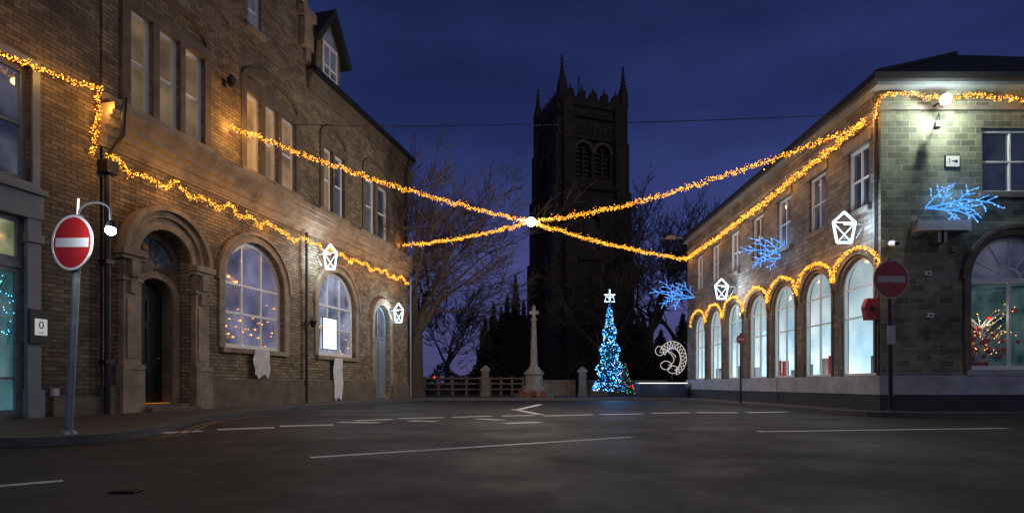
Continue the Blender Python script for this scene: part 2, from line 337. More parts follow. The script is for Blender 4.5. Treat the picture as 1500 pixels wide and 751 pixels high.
out=[(0,-.3),(LEN,-.3),(LEN,EZ),(6.9,EZ),(6.9,12.1),(6.55,12.35),(3.4,15.6),(0,12.6)]
wall('wall',I,out,holes,.3,mBrickL,bank)
m=MB(); m.poly([I(LEN,0,-.3),I(LEN,8,-.3),I(LEN,8,EZ),I(LEN,0,EZ)]).poly([I(0,0,6),I(0,8,6),I(0,8,12.6),I(0,0,12.6)]).poly([I(0,8,-.3),I(LEN,8,-.3),I(LEN,8,12.6),I(0,8,12.6)]); m.build('rear_wall',mBrickL,bank)
rf=MB().poly([I(6.9,-.28,EZ+.06),I(LEN+.2,-.28,EZ+.06),I(LEN-2,4,EZ+3),I(6.9,4,EZ+3)]).poly([I(LEN+.2,-.28,EZ+.06),I(LEN+.2,8,EZ+.06),I(LEN-2,4,EZ+3)]).poly([I(3.4,.01,15.55),I(6.9,.01,12.0),I(6.9,8,12.0),I(3.4,8,15.55)]).build('roof',mSlate,bank)
ch=MB().box(I,6.95,7.6,1.2,1.9,EZ,14.1).box(I,6.9,7.65,1.15,1.95,14.1,14.25); ch.build('chimney',mBrickL,rf)
for k in (7.1,7.42): MB().lathe((k,1.55,14.25),[(.1,0),(.12,.1),(.1,.45),(.12,.5)],10).build('chimney_pot',mStoneD,rf)
m=MB().box(I,6.92,LEN+.1,-.34,-.2,EZ-.07,EZ+.08)
m.build('gutter',mIron,bank)
MB().box(I,6.92,LEN+.05,-.2,-.003,EZ-.24,EZ+.02).box(I,6.92,LEN+.03,-.12,-.003,EZ-.40,EZ-.241).box(I,6.92,LEN+.02,-.06,-.003,EZ-.58,EZ-.401).build('eaves_cornice',mStoneD,bank)
MB().box(I,LEN-.3,LEN+.06,-.24,-.003,EZ-1.0,EZ-.585).box(I,LEN-.26,LEN+.04,-.14,-.003,EZ-1.35,EZ-1.001).build('end_bracket',mStoneD,bank)
MB().box(I,6.55,7.05,-.16,.3,11.2,12.1).box(I,6.45,7.12,-.22,.3,12.1,12.4).box(I,6.75,7.0,-.09,.3,10.75,11.2).build('gable_kneeler',mStone,bank)
m=MB(); m.prism(I,[(7.0,12.4),(6.6,12.4),(3.3,15.8),(3.3,16.1)],-.12,.3); m.build('gable_coping',mStone,bank)
m=MB()
for z0,z1,d in ((5.36,5.42,.05),(5.42,5.58,.09),(5.58,5.74,.18),(5.74,5.92,.30),(5.92,6.02,.38),(6.02,6.16,.44)): m.box(I,-.12,LEN+.05,-d,-.004,z0,z1-.001)
m.build('cornice',mStone,bank)
for a,b in ((-.02,3.0),(3.9,6.6),(7.5,9.4),(10.2,12.9)): MB().box(I,a,b,-.1,-.003,6.31,6.44).build('sill_course',mStone,bank)
MB().box(I,-.05,.26,-.12,-.004,-.3,.55).build('plinth',mStoneD,bank); MB().box(I,2.78,D2[0]-.02,-.12,-.004,-.3,.55).box(I,2.78,D2[0]-.02,-.09,-.004,.551,.72).build('plinth',mStoneD,bank); MB().box(I,D2[1]+.02,LEN+.02,-.12,-.004,-.3,.55).build('plinth',mStoneD,bank)
for a,b in ((up[0][0],up[2][1]),(up2[0][0],up2[2][1]),(up3[0][0],up3[1][1]),(up4[0][0],up4[1][1])):
    m=MB(); m.box(I,a-.2,b+.2,-.06,-.003,8.56,8.85)
    c=(a+b)/2; hw=(b-a)/2+.2
    m.ring(I,[(c+hw*math.cos(math.pi*k/12),8.86+.55*math.sin(math.pi*k/12)) for k in range(13)],[(c+(hw-.15)*math.cos(math.pi*k/12),8.86+.42*math.sin(math.pi*k/12)) for k in range(13)],-.07,-.002,closed=False)
    m.box(I,a-.2,a-.01,-.05,-.003,6.45,8.559).box(I,b+.01,b+.2,-.05,-.003,6.45,8.559)
    m.build('window_surround',mStoneD,bank)
for trio in (up,up2,up3,up4):
    for (a,b),(c,d) in zip(trio,trio[1:]): MB().box(I,b+.01,c-.01,-.05,-.003,6.45,8.559).build('window_pier',mStoneD,bank)
for i,(a,b) in enumerate(up+up2+up3+up4):
    window(bank,I,a,b,6.45,8.55,w=.12,t=.085,hb=(.5,),vb=(),tb=.06,pane=pBlind if i<3 else ([pWarm,pWarm2,pWarm2]+[pWarm2,pDark2,pDark2,pDark])[i-3])
window(bank,I,4.2,4.75,10.4,11.5,w=.15,hb=(.5,),pane=pDark2,sill=mStone)
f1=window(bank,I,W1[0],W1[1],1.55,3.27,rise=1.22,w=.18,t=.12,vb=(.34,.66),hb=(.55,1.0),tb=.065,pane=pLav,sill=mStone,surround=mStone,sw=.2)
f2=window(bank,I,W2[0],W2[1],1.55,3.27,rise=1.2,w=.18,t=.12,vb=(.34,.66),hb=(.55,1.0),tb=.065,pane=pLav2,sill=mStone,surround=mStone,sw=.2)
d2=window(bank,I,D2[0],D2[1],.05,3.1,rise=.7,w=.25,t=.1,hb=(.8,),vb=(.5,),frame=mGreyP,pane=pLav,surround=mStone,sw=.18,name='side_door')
MB().box(I,D2[0]+.13,D2[0]+.66,.19,.24,.1,2.4).box(I,D2[0]+.74,D2[1]-.13,.19,.24,.1,2.4).build('door_leaf',mGreyP,d2)
for (a,b),n,lab,sd in ((W1,26,'added orange dots mimicking garland reflections in the nearer arched window',3),(W2,16,'added orange dots mimicking garland reflections in the farther arched window',4)):  # glowing dots modelled to mimic reflections of the garlands in the glass
    r=random.Random(sd); t=thing('window_lights_and_glints',lab,'string lights',WL((a+b)/2,.165,2.0),(0,0,RZ)); pts=[]
    for k in range(n): pts.append(I(-(b-a)*.40+(b-a)*.80*k/(n-1),0,.32*math.sin(k*1.7+sd)+.18*math.sin(k*.9)+.08+(r.random()<.12)*.5))
    MB().tube(pts,.003,4).build('cable',mGreyP,t)  # added cable joining the reflection dots
    for p in pts: MB().octa(p+Vector((r.uniform(-.04,.04),-.004,r.uniform(-.05,.05))),r.uniform(.012,.03)).build('bulb',eBulb,t)
# portal
por=MB().box(I,.34,.76,-.14,-.004,.001,3.2).box(I,2.24,2.66,-.14,-.004,.001,3.2).box(I,.28,.80,-.20,-.004,.0,.9).box(I,2.20,2.72,-.20,-.004,.0,.9).box(I,.27,.82,-.20,-.004,3.2,3.28).box(I,2.18,2.73,-.20,-.004,3.2,3.28).box(I,.24,.84,-.26,-.004,3.28,3.42).box(I,2.16,2.76,-.26,-.004,3.28,3.42).box(I,.3,.79,-.18,-.004,2.75,2.83).box(I,2.21,2.70,-.18,-.004,2.75,2.83).box(I,.28,.80,-.22,-.004,.9,1.0).box(I,2.2,2.72,-.22,-.004,.9,1.0)
for c in (.55,2.45): por.box(I,c-.10,c+.10,-.25,-.14,2.84,3.198).box(I,c-.08,c+.08,-.20,-.141,2.5,2.839).box(I,c-.14,c+.14,-.165,-.141,1.15,2.4)
def ar(c,rx,rz,z,n=18): return [(c+rx*math.cos(math.pi*k/n),z+rz*math.sin(math.pi*k/n)) for k in range(n+1)]
por.ring(I,ar(1.5,.90,.88,3.43),ar(1.5,.725,.705,3.36),-.08,.0,closed=False).ring(I,ar(1.5,1.06,1.02,3.43),ar(1.5,.91,.89,3.43),-.15,-.003,closed=False).ring(I,ar(1.5,1.19,1.14,3.43),ar(1.5,1.07,1.03,3.43),-.24,-.003,closed=False)
por.build('doorway_surround',mStone,bank)
wall('porch_wall',lambda u,w,z:I(u,w+.31,z),[(.66,-.1),(2.34,-.1),(2.34,4.2),(.66,4.2)],[arch(1.0,2.0,.0,2.55,.45),arch(.92,2.08,3.28,3.34,.56)],.4,mStoneD,bank)
m=MB().ring(I,ar(1.5,.66,.61,2.54),ar(1.5,.51,.46,2.54),.24,.306,closed=False).box(I,.84,.99,.24,.306,.0,2.54).box(I,2.01,2.16,.24,.306,.0,2.54)
m.build('inner_arch',mStone,bank)
fl=MB().poly([I(u,.42,z) for u,z in arch(.9,2.1,3.26,3.34,.58)]).build('fanlight',pDark,bank,recalc=False)
m=MB()
for k in range(1,6):
    an=math.pi*k/6; m.tube([I(1.5+.16*math.cos(an),.40,3.32+.16*math.sin(an)),I(1.5+.57*math.cos(an),.40,3.32+.55*math.sin(an))],.016,5)
m.tube([I(1.5+.16*math.cos(math.pi*k/8),.40,3.32+.16*math.sin(math.pi*k/8)) for k in range(9)],.018,5).build('glazing_bars',mStoneD,fl)
dr=MB().prism(I,arch(1.0,2.0,.16,2.55,.44),.6,.66)
for a,b in ((1.1,1.44),(1.56,1.9)):
    for z0,z1 in ((.35,.95),(1.1,1.9),(2.05,2.5)): dr.ring(I,[(a,z0),(b,z0),(b,z1),(a,z1)],[(a+.05,z0+.05),(b-.05,z0+.05),(b-.05,z1-.05),(a+.05,z1-.05)],.57,.602)
do=dr.build('door',mDoor,bank); MB().sphere(I(1.86,.56,1.2),.035).build('door_knob',mGalv,do)
MB().box(I,.85,2.15,-.1,.58,.0,.15).box(I,.82,2.18,-.36,-.102,.0,.09).build('door_step',mStoneD,bank)
MB().box(I,1.05,1.95,.3,.56,.152,.165).build('threshold_light_patch',eThr,bank)  # glowing sheet paints the orange light on the threshold
MB().tube([I(.0,-.12,.0),I(.0,-.12,5.1),I(.04,-.46,5.55),I(.06,-.50,6.3)],.055,10).box(I,-.09,.09,-.2,-.004,1.0,1.08).box(I,-.09,.09,-.2,-.004,3.0,3.08).box(I,-.12,.12,-.26,-.004,4.8,5.05).build('downpipe',mIron,bank)
MB().tube([I(6.7,-.13,.0),I(6.7,-.13,5.35)],.045,8).build('downpipe',mIron,bank)
MB().tube([I(LEN-.15,-.18,.0),I(LEN-.15,-.18,5.35)],.045,8).build('downpipe',mGreyP,bank)
MB().tube([I(LEN-.45,-.28,EZ-.1),I(LEN-.45,-.1,EZ-.7),I(LEN-.45,-.1,6.2)],.05,8).build('downpipe',mIron,bank)
# dormer
dm=MB().prism(I,[(7.35,EZ+.1),(8.75,EZ+.1),(8.75,12.0),(8.05,12.95),(7.35,12.0)],-.06,1.5).build('dormer',mBrickL,bank)
m=MB(); m.prism(I,[(7.0,11.75),(7.12,11.62),(8.05,12.95),(8.05,13.2)],-.35,2).prism(I,[(9.1,11.75),(8.98,11.62),(8.051,12.95),(8.051,13.2)],-.35,2); m.build('dormer_roof',mSlate,dm)
fr=MB().ring(I,[(7.62,EZ+.25),(8.5,EZ+.25),(8.5,12.0),(7.62,12.0)],[(7.7,EZ+.33),(8.42,EZ+.33),(8.42,11.92),(7.7,11.92)],-.12,-.05).box(I,8.03,8.09,-.11,-.062,EZ+.33,11.92).box(I,7.7,8.42,-.108,-.064,11.2,11.26).build('dormer_window',mWhite,dm)
MB().poly([I(7.7,-.07,EZ+.33),I(8.42,-.07,EZ+.33),I(8.42,-.07,11.92),I(7.7,-.07,11.92)]).prism(I,[(7.6,12.06),(8.5,12.06),(8.05,12.68)],-.07,-.065).build('dormer_pane',pDark2,dm)
# neighbour shop
shop=thing('shop_building','narrow brown brick shop with grey shopfront at the left edge','shop',OL,(0,0,RZ))
a0,a1=-3.0,S(44)
wall('wall',I,[(-6,-.3),(-.06,-.3),(-.06,9.5),(-6,9.5)],[arch(a0,a1,4.15,6.2,0),arch(-4.2,S(34),.06,3.5,0)],.22,mBrickN,shop)
window(shop,I,a0,a1,4.15,6.2,w=.14,t=.1,vb=(.33,.66),hb=(.5,),frame=mGreyP,pane=pDark2,sill=mGreyP)
MB().ring(I,[(a0-.16,4.02),(a1+.14,4.02),(a1+.14,6.36),(a0-.16,6.36)],[(a0-.01,4.14),(a1+.01,4.14),(a1+.01,6.21),(a0-.01,6.21)],-.05,-.003).build('window_surround',mGreyP,shop)
MB().box(I,-4.4,S(57),-.12,-.004,3.52,3.95).box(I,-4.4,S(59),-.2,-.004,3.951,4.05).box(I,S(35),S(55),-.09,-.004,0,3.519).box(I,S(33),S(57),-.14,-.004,0,.5).box(I,S(33),S(57),-.14,-.004,3.1,3.25).build('shopfront_surround',mGreyP,shop)
window(shop,I,-4.2,S(34),2.75,3.5,w=.1,t=.07,frame=mGreyP,pane=pOlive)
w0=window(shop,I,-4.2,S(34),.06,2.62,w=.1,t=.09,vb=(.55,),hb=(.25,),frame=mGreyP,pane=pTeal,name='shop_window')
MB().box(I,-4.2,S(34),.02,.14,2.623,2.747).build('transom',mGreyP,shop)
MB().box(I,-1.0,-.06,-.06,-.003,-.3,.35).build('plinth',mStoneD,shop)
MB().box(I,-6,0,0.02,7,9.5,9.6).build('roof',mSlate,shop)
t=thing('window_lights_and_glints','blue string lights in the shop window at the left edge','string lights',WL(S(14),.06,1.9),(0,0,RZ)); r=random.Random(9)
for k in range(40): 
    f=r.random(); MB().octa(I(r.uniform(-.3,.3)*(1-f*.7),0,-.45+1.0*f),.010).build('bulb',eCyanT,t)
MB().tube([I(-.3,.01,-.45),I(.28,.01,-.4),I(-.2,.01,-.1),I(.16,.01,.1),I(-.1,.01,.35),I(0,.01,.55)],.006,4).build('cable',mIron,t)
# plaque
zc=ZL(50,478); loc=WL(S(50),-.14,zc)
pl=thing('number_plaque','black wall plaque with a small white panel reading 0','plaque',loc,(0,0,RZ))
MB().box(I,-.18,.18,-.02,.045,-.31,.29).build('backing',mIron,pl)
MB().box(I,-.105,.105,-.026,-.021,-.16,.13).build('panel',ePlq,pl)  # panel given its own glow so it reads bright
textobj('numeral','0',.19,mIron,pl,Matrix.Translation((0,-.03,.015))@Matrix.Rotation(math.pi/2,4,'X'))
MB().box(I,-.05,.05,-.03,-.0265,-.12,-.107).build('underline',mIron,pl)
sb=thing('wall_box','small pale utility box low on the brown brick','utility box',WL(S(78),-.04,.45),(0,0,RZ))
MB().box(I,-.06,.06,-.03,.035,-.07,.07).box(I,-.045,.045,-.037,-.031,-.05,.05).build('cover',mGreyS,sb)
for i,(px,py,lab) in enumerate(((328,122,'small black floodlight high on the stone wall left of the triple window'),(450,474,'dark bracket lamp between the two arched windows'))):
    s=S(px); z=ZL(px,py); t=thing('wall_lamp',lab,'wall lamp',WL(s,0,z),(0,0,RZ))
    MB().tube([I(0,0,.0),I(0,-.2,.02)],.02,6).box(I,-.06,.06,-.02,-.003,-.09,.09).build('bracket',mIron,t)
    MB().lathe((0,-.22,-.12),[(.06,0),(.11,.18),(.12,.2),(.03,.3)],8).build('lamp_head',mIron,t)
def cloth(px0,px1,py0,py1,label,sd):
    r=random.Random(sd); s0,s1=S(px0),S(px1); zt=ZL(px0,py0); zb=ZL(px0,py1); m=MB(); n=10; k=7
    def pt(i,j):
        f=i/n; h=zt+(zb-zt)*j/k
        if j==k: h+= .06*math.sin(f*math.pi*3.2+sd)+r.uniform(-.015,.015)
        return WL(s0+(s1-s0)*f+(.03*math.sin(j*1.3+sd)),-.15+.025*math.sin(f*9+j*.6),h)
    g=[[pt(i,j) for i in range(n+1)] for j in range(k+1)]
    for j in range(k):
        for i in range(n): m.poly([g[j][i],g[j][i+1],g[j+1][i+1],g[j+1][i]])
    tag(m.build('hanging_cloth',mCloth,smooth=True),label,'cloth')
cloth(366,388,512,551,'white scalloped cloth hung from the sill of the nearer arched window',1)
cloth(484,496,524,585,'long white cloth hung below the farther arched window',2)
t=thing('lit_poster','bright white lit panel in the farther arched window','poster',WL((S(478)+S(498))/2,.13,2.35),(0,0,RZ))
MB().box(I,-.42,.42,0,.012,-.55,.5).build('panel',eScreen,t); MB().ring(I,[(-.45,-.58),(.45,-.58),(.45,.53),(-.45,.53)],[(-.42,-.55),(.42,-.55),(.42,.5),(-.42,.5)],-.01,.015).build('frame',mIron,t)
# ------------------------------------------------------------------ right building
OR=Vector((8.3,12.8,0)); RW=15.2; RD=14.1; RE=7.3
rb=thing('corner_building','two storey stone corner building with arcade of lit arched shop windows','building',OR)
yc=[6914/(p-750)-12.8 for p in (1257,1197,1148,1110,1076,1048,1025)]
HWN=.71
hs=[arch(y-HWN,y+HWN,.80,2.93,.68) for y in yc]+[arch(y-.42,y+.42,4.75,6.25,0) for y in yc]
wall('side_wall',FS,[(0,-.3),(RD,-.3),(RD,RE),(0,RE)],hs,.2,mBrickR,rb)
fx=lambda px:(px-750)*.01537-8.3
A0,A1=fx(1420),fx(1552); U0,U1=fx(1438),fx(1530)
wall('front_wall',I,[(0,-.3),(RW,-.3),(RW,RE),(0,RE)],[arch(A0,A1,.92,2.95,1.0),arch(U0,U1,4.9,6.35,0),arch(6,8,.9,2.95,1.0),arch(6.3,7.7,4.9,6.35,0)],.28,mBlockR,rb)
MB().poly([I(RW,0,-.3),I(RW,RD,-.3),I(RW,RD,RE),I(RW,0,RE)]).poly([I(0,RD,-.3),I(RW,RD,-.3),I(RW,RD,RE),I(0,RD,RE)]).build('rear_wall',mBrickR,rb)
o_=.3; rz=RE+.12; pk=rz+(RW/2+o_)*.63
MB().poly([I(-o_,-o_,rz),I(RW+o_,-o_,rz),I(RW/2,RW/2,pk)]).poly([I(-o_,-o_,rz),I(RW/2,RW/2,pk),I(RW/2,RD-5,pk),I(-o_,RD+o_,rz)]).poly([I(RW+o_,-o_,rz),I(RW+o_,RD+o_,rz),I(RW/2,RD-5,pk),I(RW/2,RW/2,pk)]).poly([I(-o_,RD+o_,rz),I(RW/2,RD-5,pk),I(RW+o_,RD+o_,rz)]).build('roof',mSlate,rb)
m=MB().tube([I(-.25,-.25,rz+.03),I(RW/2,RW/2,pk+.03)],.09,6); m.build('ridge_tiles',mSlate,rb)
MB().box(I,-.36,RW+.3,-.36,-.24,RE-.02,RE+.13).box(I,-.36,-.24,-.239,RD+.3,RE-.02,RE+.13).build('gutter',mIron,rb)
MB().box(I,-.24,RW,-.239,-.004,RE-.1,RE-.003).box(I,-.238,-.004,-.004,RD,RE-.1,RE-.003).build('soffit',mGreyP,rb)
MB().box(I,-.06,RW,-.06,-.004,6.74,6.84).box(I,-.06,-.004,-.003,RD,6.74,6.84).build('string_course',mStoneG,rb)
MB().box(I,-.08,RW,-.08,-.004,.36,.79).box(I,-.08,-.004,-.003,RD,.36,.79).build('plinth_band',mPlinth,rb)
MB().box(I,-.05,RW,-.05,-.004,-.3,.359).box(I,-.05,-.004,-.003,RD,-.3,.359).build('plinth_base',mDarkP,rb)
for i,y in enumerate(yc):
    window(rb,FS,y-HWN,y+HWN,.80,2.93,rise=.68,w=.11,t=.055,hb=(.66,1.0),vb=(.5,) if i>0 else (),tb=.036,pane=mGlass,surround=mStoneD,sw=.08,sp=.03,lip=.05,name='shop_window')
    window(rb,FS,y-.42,y+.42,4.75,6.25,w=.12,t=.06,hb=(.5,),vb=(.5,),tb=.03,pane=pDark2 if i%3 else pDark,sill=mStoneG,name='sash_window')
    MB().box(FS,y-.55,y+.55,-.05,-.003,6.26,6.5).build('lintel',mStoneG,rb)
fw=window(rb,I,A0,A1,.92,2.95,rise=1.0,w=.16,t=.09,hb=(1.0,),vb=(),vlow=(.5,),radial=5,tb=.05,pane=mGlass,surround=mStoneD,sw=.14,sp=.06,name='shop_window',sill=mPlinth)
MB().poly([I(u,.26,z) for u,z in arch(A0+.02,A1-.02,2.95,2.97,.96)]).build('fanlight_backing',pDark2,fw,recalc=False)
window(rb,I,U0,U1,4.9,6.35,w=.12,t=.07,hb=(.5,),vb=(.5,),tb=.035,pane=pDark,sill=mStoneG,name='sash_window')
window(rb,I,6,8,.92,2.95,rise=1.0,w=.16,t=.08,hb=(1.0,),vb=(.5,),pane=pTeal,surround=mStoneD,sill=mPlinth,name='shop_window')
window(rb,I,6.3,7.7,4.9,6.35,w=.12,t=.07,hb=(.5,),vb=(.5,),pane=pDark,sill=mStoneG,name='sash_window')
X1=1.5
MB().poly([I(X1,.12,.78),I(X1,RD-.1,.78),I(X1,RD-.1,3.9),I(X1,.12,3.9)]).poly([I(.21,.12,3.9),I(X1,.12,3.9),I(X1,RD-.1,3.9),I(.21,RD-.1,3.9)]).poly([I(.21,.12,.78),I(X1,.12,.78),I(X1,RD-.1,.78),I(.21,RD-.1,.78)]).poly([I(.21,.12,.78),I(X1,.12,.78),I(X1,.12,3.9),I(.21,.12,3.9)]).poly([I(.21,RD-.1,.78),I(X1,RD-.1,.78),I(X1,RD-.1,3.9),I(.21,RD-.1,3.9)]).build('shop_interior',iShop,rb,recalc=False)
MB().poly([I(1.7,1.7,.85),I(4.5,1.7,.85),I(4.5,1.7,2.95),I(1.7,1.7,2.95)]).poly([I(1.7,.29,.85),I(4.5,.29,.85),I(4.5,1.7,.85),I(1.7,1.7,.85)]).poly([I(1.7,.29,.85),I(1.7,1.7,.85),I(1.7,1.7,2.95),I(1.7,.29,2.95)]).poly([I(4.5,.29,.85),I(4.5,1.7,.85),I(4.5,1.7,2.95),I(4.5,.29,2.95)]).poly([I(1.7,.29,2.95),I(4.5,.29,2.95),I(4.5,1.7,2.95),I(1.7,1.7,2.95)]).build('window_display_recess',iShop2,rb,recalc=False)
r=random.Random(5)
for y in yc:
    for k in range(4):
        yy=y+r.uniform(-.6,.5); h=r.uniform(.15,.6); xx=r.uniform(.4,1.1); MB().box(I,xx,xx+r.uniform(.1,.3),yy,yy+r.uniform(.08,.25),.782,.8+h).build('display_stand',(mGreyS,mRed,mGreyP,mStone)[r.randrange(4)],rb)
MB().tube([I(-.10,.14,7.1),I(-.05,.14,6.8),I(-.05,.14,.85)],.03,10).box(I,-.10,-.02,.08,.20,5.2,5.4).build('downpipe',mGreyP,rb)
def FW(px,py,off=0): 
    p=P(px,py,12.8); p.y-=off; return p
t=thing('floodlight','blazing white floodlight at the top of the right stone wall','floodlight',(9.46,12.8,6.80))
MB().tube([I(0,0,.02),I(0,-.28,.02)],.018,6).box(I,-.07,.07,-.33,-.28,-.06,.07).build('housing',mIron,t)
MB().sphere(I(0,-.40,0),.11,14,10).build('lens',eStar,t,smooth=True); plight(I(0,-.56,-.06),150,(.88,1,.86),.06,t)
t=thing('wall_lamp','small unlit lamp hanging on an arm beneath the floodlight','wall lamp',FW(1358,190))
MB().tube([I(.25,-.02,.35),I(.1,-.25,.12),I(0,-.3,-.02)],.012,6).build('arm',mIron,t); MB().lathe((0,-.3,-.12),[(.05,0),(.075,.03),(.05,.14),(.02,.18)],10).build('lamp_head',mGreyP,t)
t=thing('wall_sign','small white square sign with a black figure and dash on the right stone wall','sign',FW(1394,237))
MB().box(I,-.17,.17,-.03,-.003,-.14,.14).build('frame',mIron,t); MB().box(I,-.15,.15,-.036,-.031,-.12,.12).build('panel',mWht,t)
textobj('numeral','1',.17,mIron,t,Matrix.Translation((-.075,-.038,0))@Matrix.Rotation(math.pi/2,4,'X'))
MB().box(I,-.025,.04,-.041,-.0365,-.01,.012).box(I,.045,.105,-.041,-.0365,-.03,.03).build('symbol',mIron,t)
t=thing('grey_light_unit','long pale grey box unit on a bracket under the blue branch','equipment box',FW(1371,340))
MB().box(I,-.55,.55,-.26,-.06,-.02,.2).box(I,-.58,-.54,-.28,-.04,-.04,.22).box(I,.54,.58,-.28,-.04,-.04,.22).build('housing',mGreyS,t); MB().box(I,-.1,.1,-.2,-.004,-.28,-.021).box(I,-.03,.03,-.2,-.14,-.28,-.02).build('bracket',mGalv,t)
for px,py,lab in ((1358,401,'small white alarm box beneath the grey unit'),(1395,366,'small yellow and black junction box right of the grey unit bracket'),(1361,462,'small square pale vent low on the right wall')):
    t=thing('alarm_box',lab,'alarm box',FW(px,py)); MB().box(I,-.06,.06,-.06,-.003,-.05,.05).build('case',mWht if px!=1395 else mYel,t); MB().box(I,-.03,.03,-.068,-.061,-.02,.02).build('cover',mIron,t)
t=thing('security_camera','white security camera bracketed at the right building corner','camera',FW(1300,362))
MB().tube([I(.05,-.004,.12),I(.0,-.2,.1)],.018,6).build('arm',mWhite,t); MB().tube([I(0,-.1,.06),I(-.02,-.35,.0)],.055,10).build('body',mWhite,t); MB().tube([I(-.02,-.351,.0),I(-.022,-.37,-.004)],.04,10).build('lens',mIron,t)
t=thing('red_box','dark red bell box on the corner behind the no-entry sign','alarm box',Vector((8.16,13.0,2.3)))
MB().prism(I,[(-.12,-.25),(.12,-.25),(.17,.05),(.1,.24),(-.1,.24),(-.17,.05)],-.12,.02).build('case',mRedD,t); MB().box(I,-.05,.05,-.14,-.121,-.06,.06).build('cover',mIron,t)
t=thing('street_lamp','unlit lamp arm reaching out from the far end of the right building','street lamp',Vector((8.2,26.4,7.3)))
MB().tube([I(0,0,-.3),I(-.15,0,.05),I(-.6,0,.1)],.03,6).build('arm',mGalv,t); MB().prism(I,[(-1.1,.04),(-.6,.02),(-.55,.12),(-.95,.18)],-.12,.12).build('lamp_head',mStone,t)
# window twig tree
t=thing('twig_tree','pale twig tree hung with red and gold baubles in the right display window','decorated tree',Vector((8.3+(A0+A1)/2-.2,13.5,.86)))
r=random.Random(8); m=MB(); bm_=MB(); tips=[]
m.tube([I(0,0,0),I(.02,0,.6),I(0,0,1.0)],[.04,.03,.022],6)
for k in range(34):
    an=r.uniform(0,6.28); z=r.uniform(.2,1.1); L=r.uniform(.6,1.3)
    pts=[I(0,0,z)]+[I(math.cos(an)*L*f*(1-.12*f)*.9,math.sin(an)*.28*L*f,min(2.0,z+L*.85*f-.34*f*f*L)) for f in (.35,.7,1.0)]
    m.tube(pts,[.016,.013,.01,.005],5); tips+= [pts[1],pts[2],pts[3]]
    for f in (.3,.6,.9): bm_.octa(pts[1].lerp(pts[3],f)+Vector((r.uniform(-.05,.05),-.03,r.uniform(-.06,.06))),.010)
m.build('branches',mGreyS,t); stuff(bm_.build('bulbs',eBulb2,t)); MB().lathe((0,0,0),[(.12,0),(.17,.25),(.15,.25)],12).build('pot',mRed,t)
for k in range(44):
    p=tips[(k*5)%len(tips)]+Vector((r.uniform(-.12,.12),-.05,r.uniform(-.35,-.05))); MB().sphere(p,r.uniform(.045,.07),10,8).build('bauble',(mRed,mRed,mGoldB,mRed,mWht)[k%5],t,smooth=True)
plight(I(0,-.15,1.3),5,(1,.85,.6),.05,t)
# ------------------------------------------------------------------ garlands
def resample(pts,step):
    out=[]; carry=0
    for a,b in zip(pts,pts[1:]):
        L=(b-a).length; d=carry
        while d<L: out.append(a.lerp(b,d/L)); d+=step
        carry=d-L
    out.append(pts[-1]); return out
def sagline(a,b,sag,n=24): return [a.lerp(b,i/n)-Vector((0,0,sag*4*(i/n)*(1-i/n))) for i in range(n+1)]
def garland(label,pts,seed,rad=.1,dens=150,lw=4.0,every=1.6,off=Vector((0,0,0)),jt=.02):
    r=random.Random(seed); t=thing('light_garland',label,'garland',pts[0]); og=Vector(pts[0]); rad*=.88
    pts=resample(pts,.12); jit=[p+Vector((r.gauss(0,jt),r.gauss(0,jt),r.gauss(0,jt*1.25))) for p in pts]
    MB().tube(jit,.012,5).build('wire',mIron,t,og)
    m=MB(); b1=MB(); b2=MB(); b3=MB()
    for a,b in zip(jit,jit[1:]):
        n=max(1,int(dens*(b-a).length+r.random())); 
        for k in range(n):
            c=a.lerp(b,r.random()); d=Vector((r.gauss(0,1),r.gauss(0,1),r.gauss(0,1))).normalized()
            rr=rad*(r.random()**.75)*(1.0 if r.random()<.93 else 2.0); p=c+d*rr; sd=Vector((r.uniform(-1,1),r.uniform(-1,1),r.uniform(-1,1)))*.010
            m.poly([c+sd,c-sd,p])
            q=r.random(); (b1 if q<.5 else b2 if q<.62 else b3).octa(p,r.uniform(.008,.015))
    m.build('tinsel',mTinsel,t,og,recalc=False); stuff(b1.build('bulbs',eBulb,t,og,recalc=False)); stuff(b2.build('bright_bulbs',eBulb2,t,og,recalc=False)); stuff(b3.build('dim_bulbs',eBulbD,t,og,recalc=False))
    if lw:
        lp=resample(pts,every)
        for p in lp[:-1] if len(lp)>2 else lp: plight(p+off,lw,(1,.47,.11),.06,t,og)
    return t
ctr=P(778,325,19.5)
aL=P(337,185,14.7); aLf=P(590,358,24.6); aR=P(1268,180,13.0); aRf=P(1005,379,26.6)
g1=garland('amber light garland from the centre lamp to the near left building',sagline(aL,ctr,.22),1,lw=5,every=3)
plight(aL+Vector((.55,.15,-.05)),50,(1,.48,.11),.08,g1,aL)
garland('amber light garland from the centre lamp to the far end of the left building',sagline(aLf,ctr,.15),2,lw=5,every=3)
garland('amber light garland from the centre lamp to the near corner of the right building',sagline(aR,ctr,.35),3,lw=5,every=3)
garland('amber light garland from the centre lamp to the far end of the right building',sagline(aRf,ctr,.15),4,lw=5,every=3)
garland('amber light garland running under the eaves of the right arcade',sagline(Vector((8.08,13.0,6.62)),Vector((8.08,26.6,6.4)),.12),5,rad=.11,lw=9,every=1.9,off=Vector((-.2,0,0)))
garland('amber light garland along the top of the right front wall',[Vector((8.05,12.65,6.5)),Vector((8.15,12.6,6.95)),Vector((8.6,12.62,7.05)),Vector((9.4,12.62,6.92)),Vector((10.4,12.62,6.98)),Vector((11.4,12.62,6.9)),Vector((13,12.62,6.95))],6,rad=.075,dens=120,lw=2.5,every=1.8,off=Vector((0,-.12,0)))
ap=[]
for i,y in enumerate(yc):
    for k in range(0,15): ap.append(Vector((8.3-.11,12.8+y-.955*math.cos(math.pi*k/14),3.18+.66*math.sin(math.pi*k/14))))
ap.sort(key=lambda p:p.y)
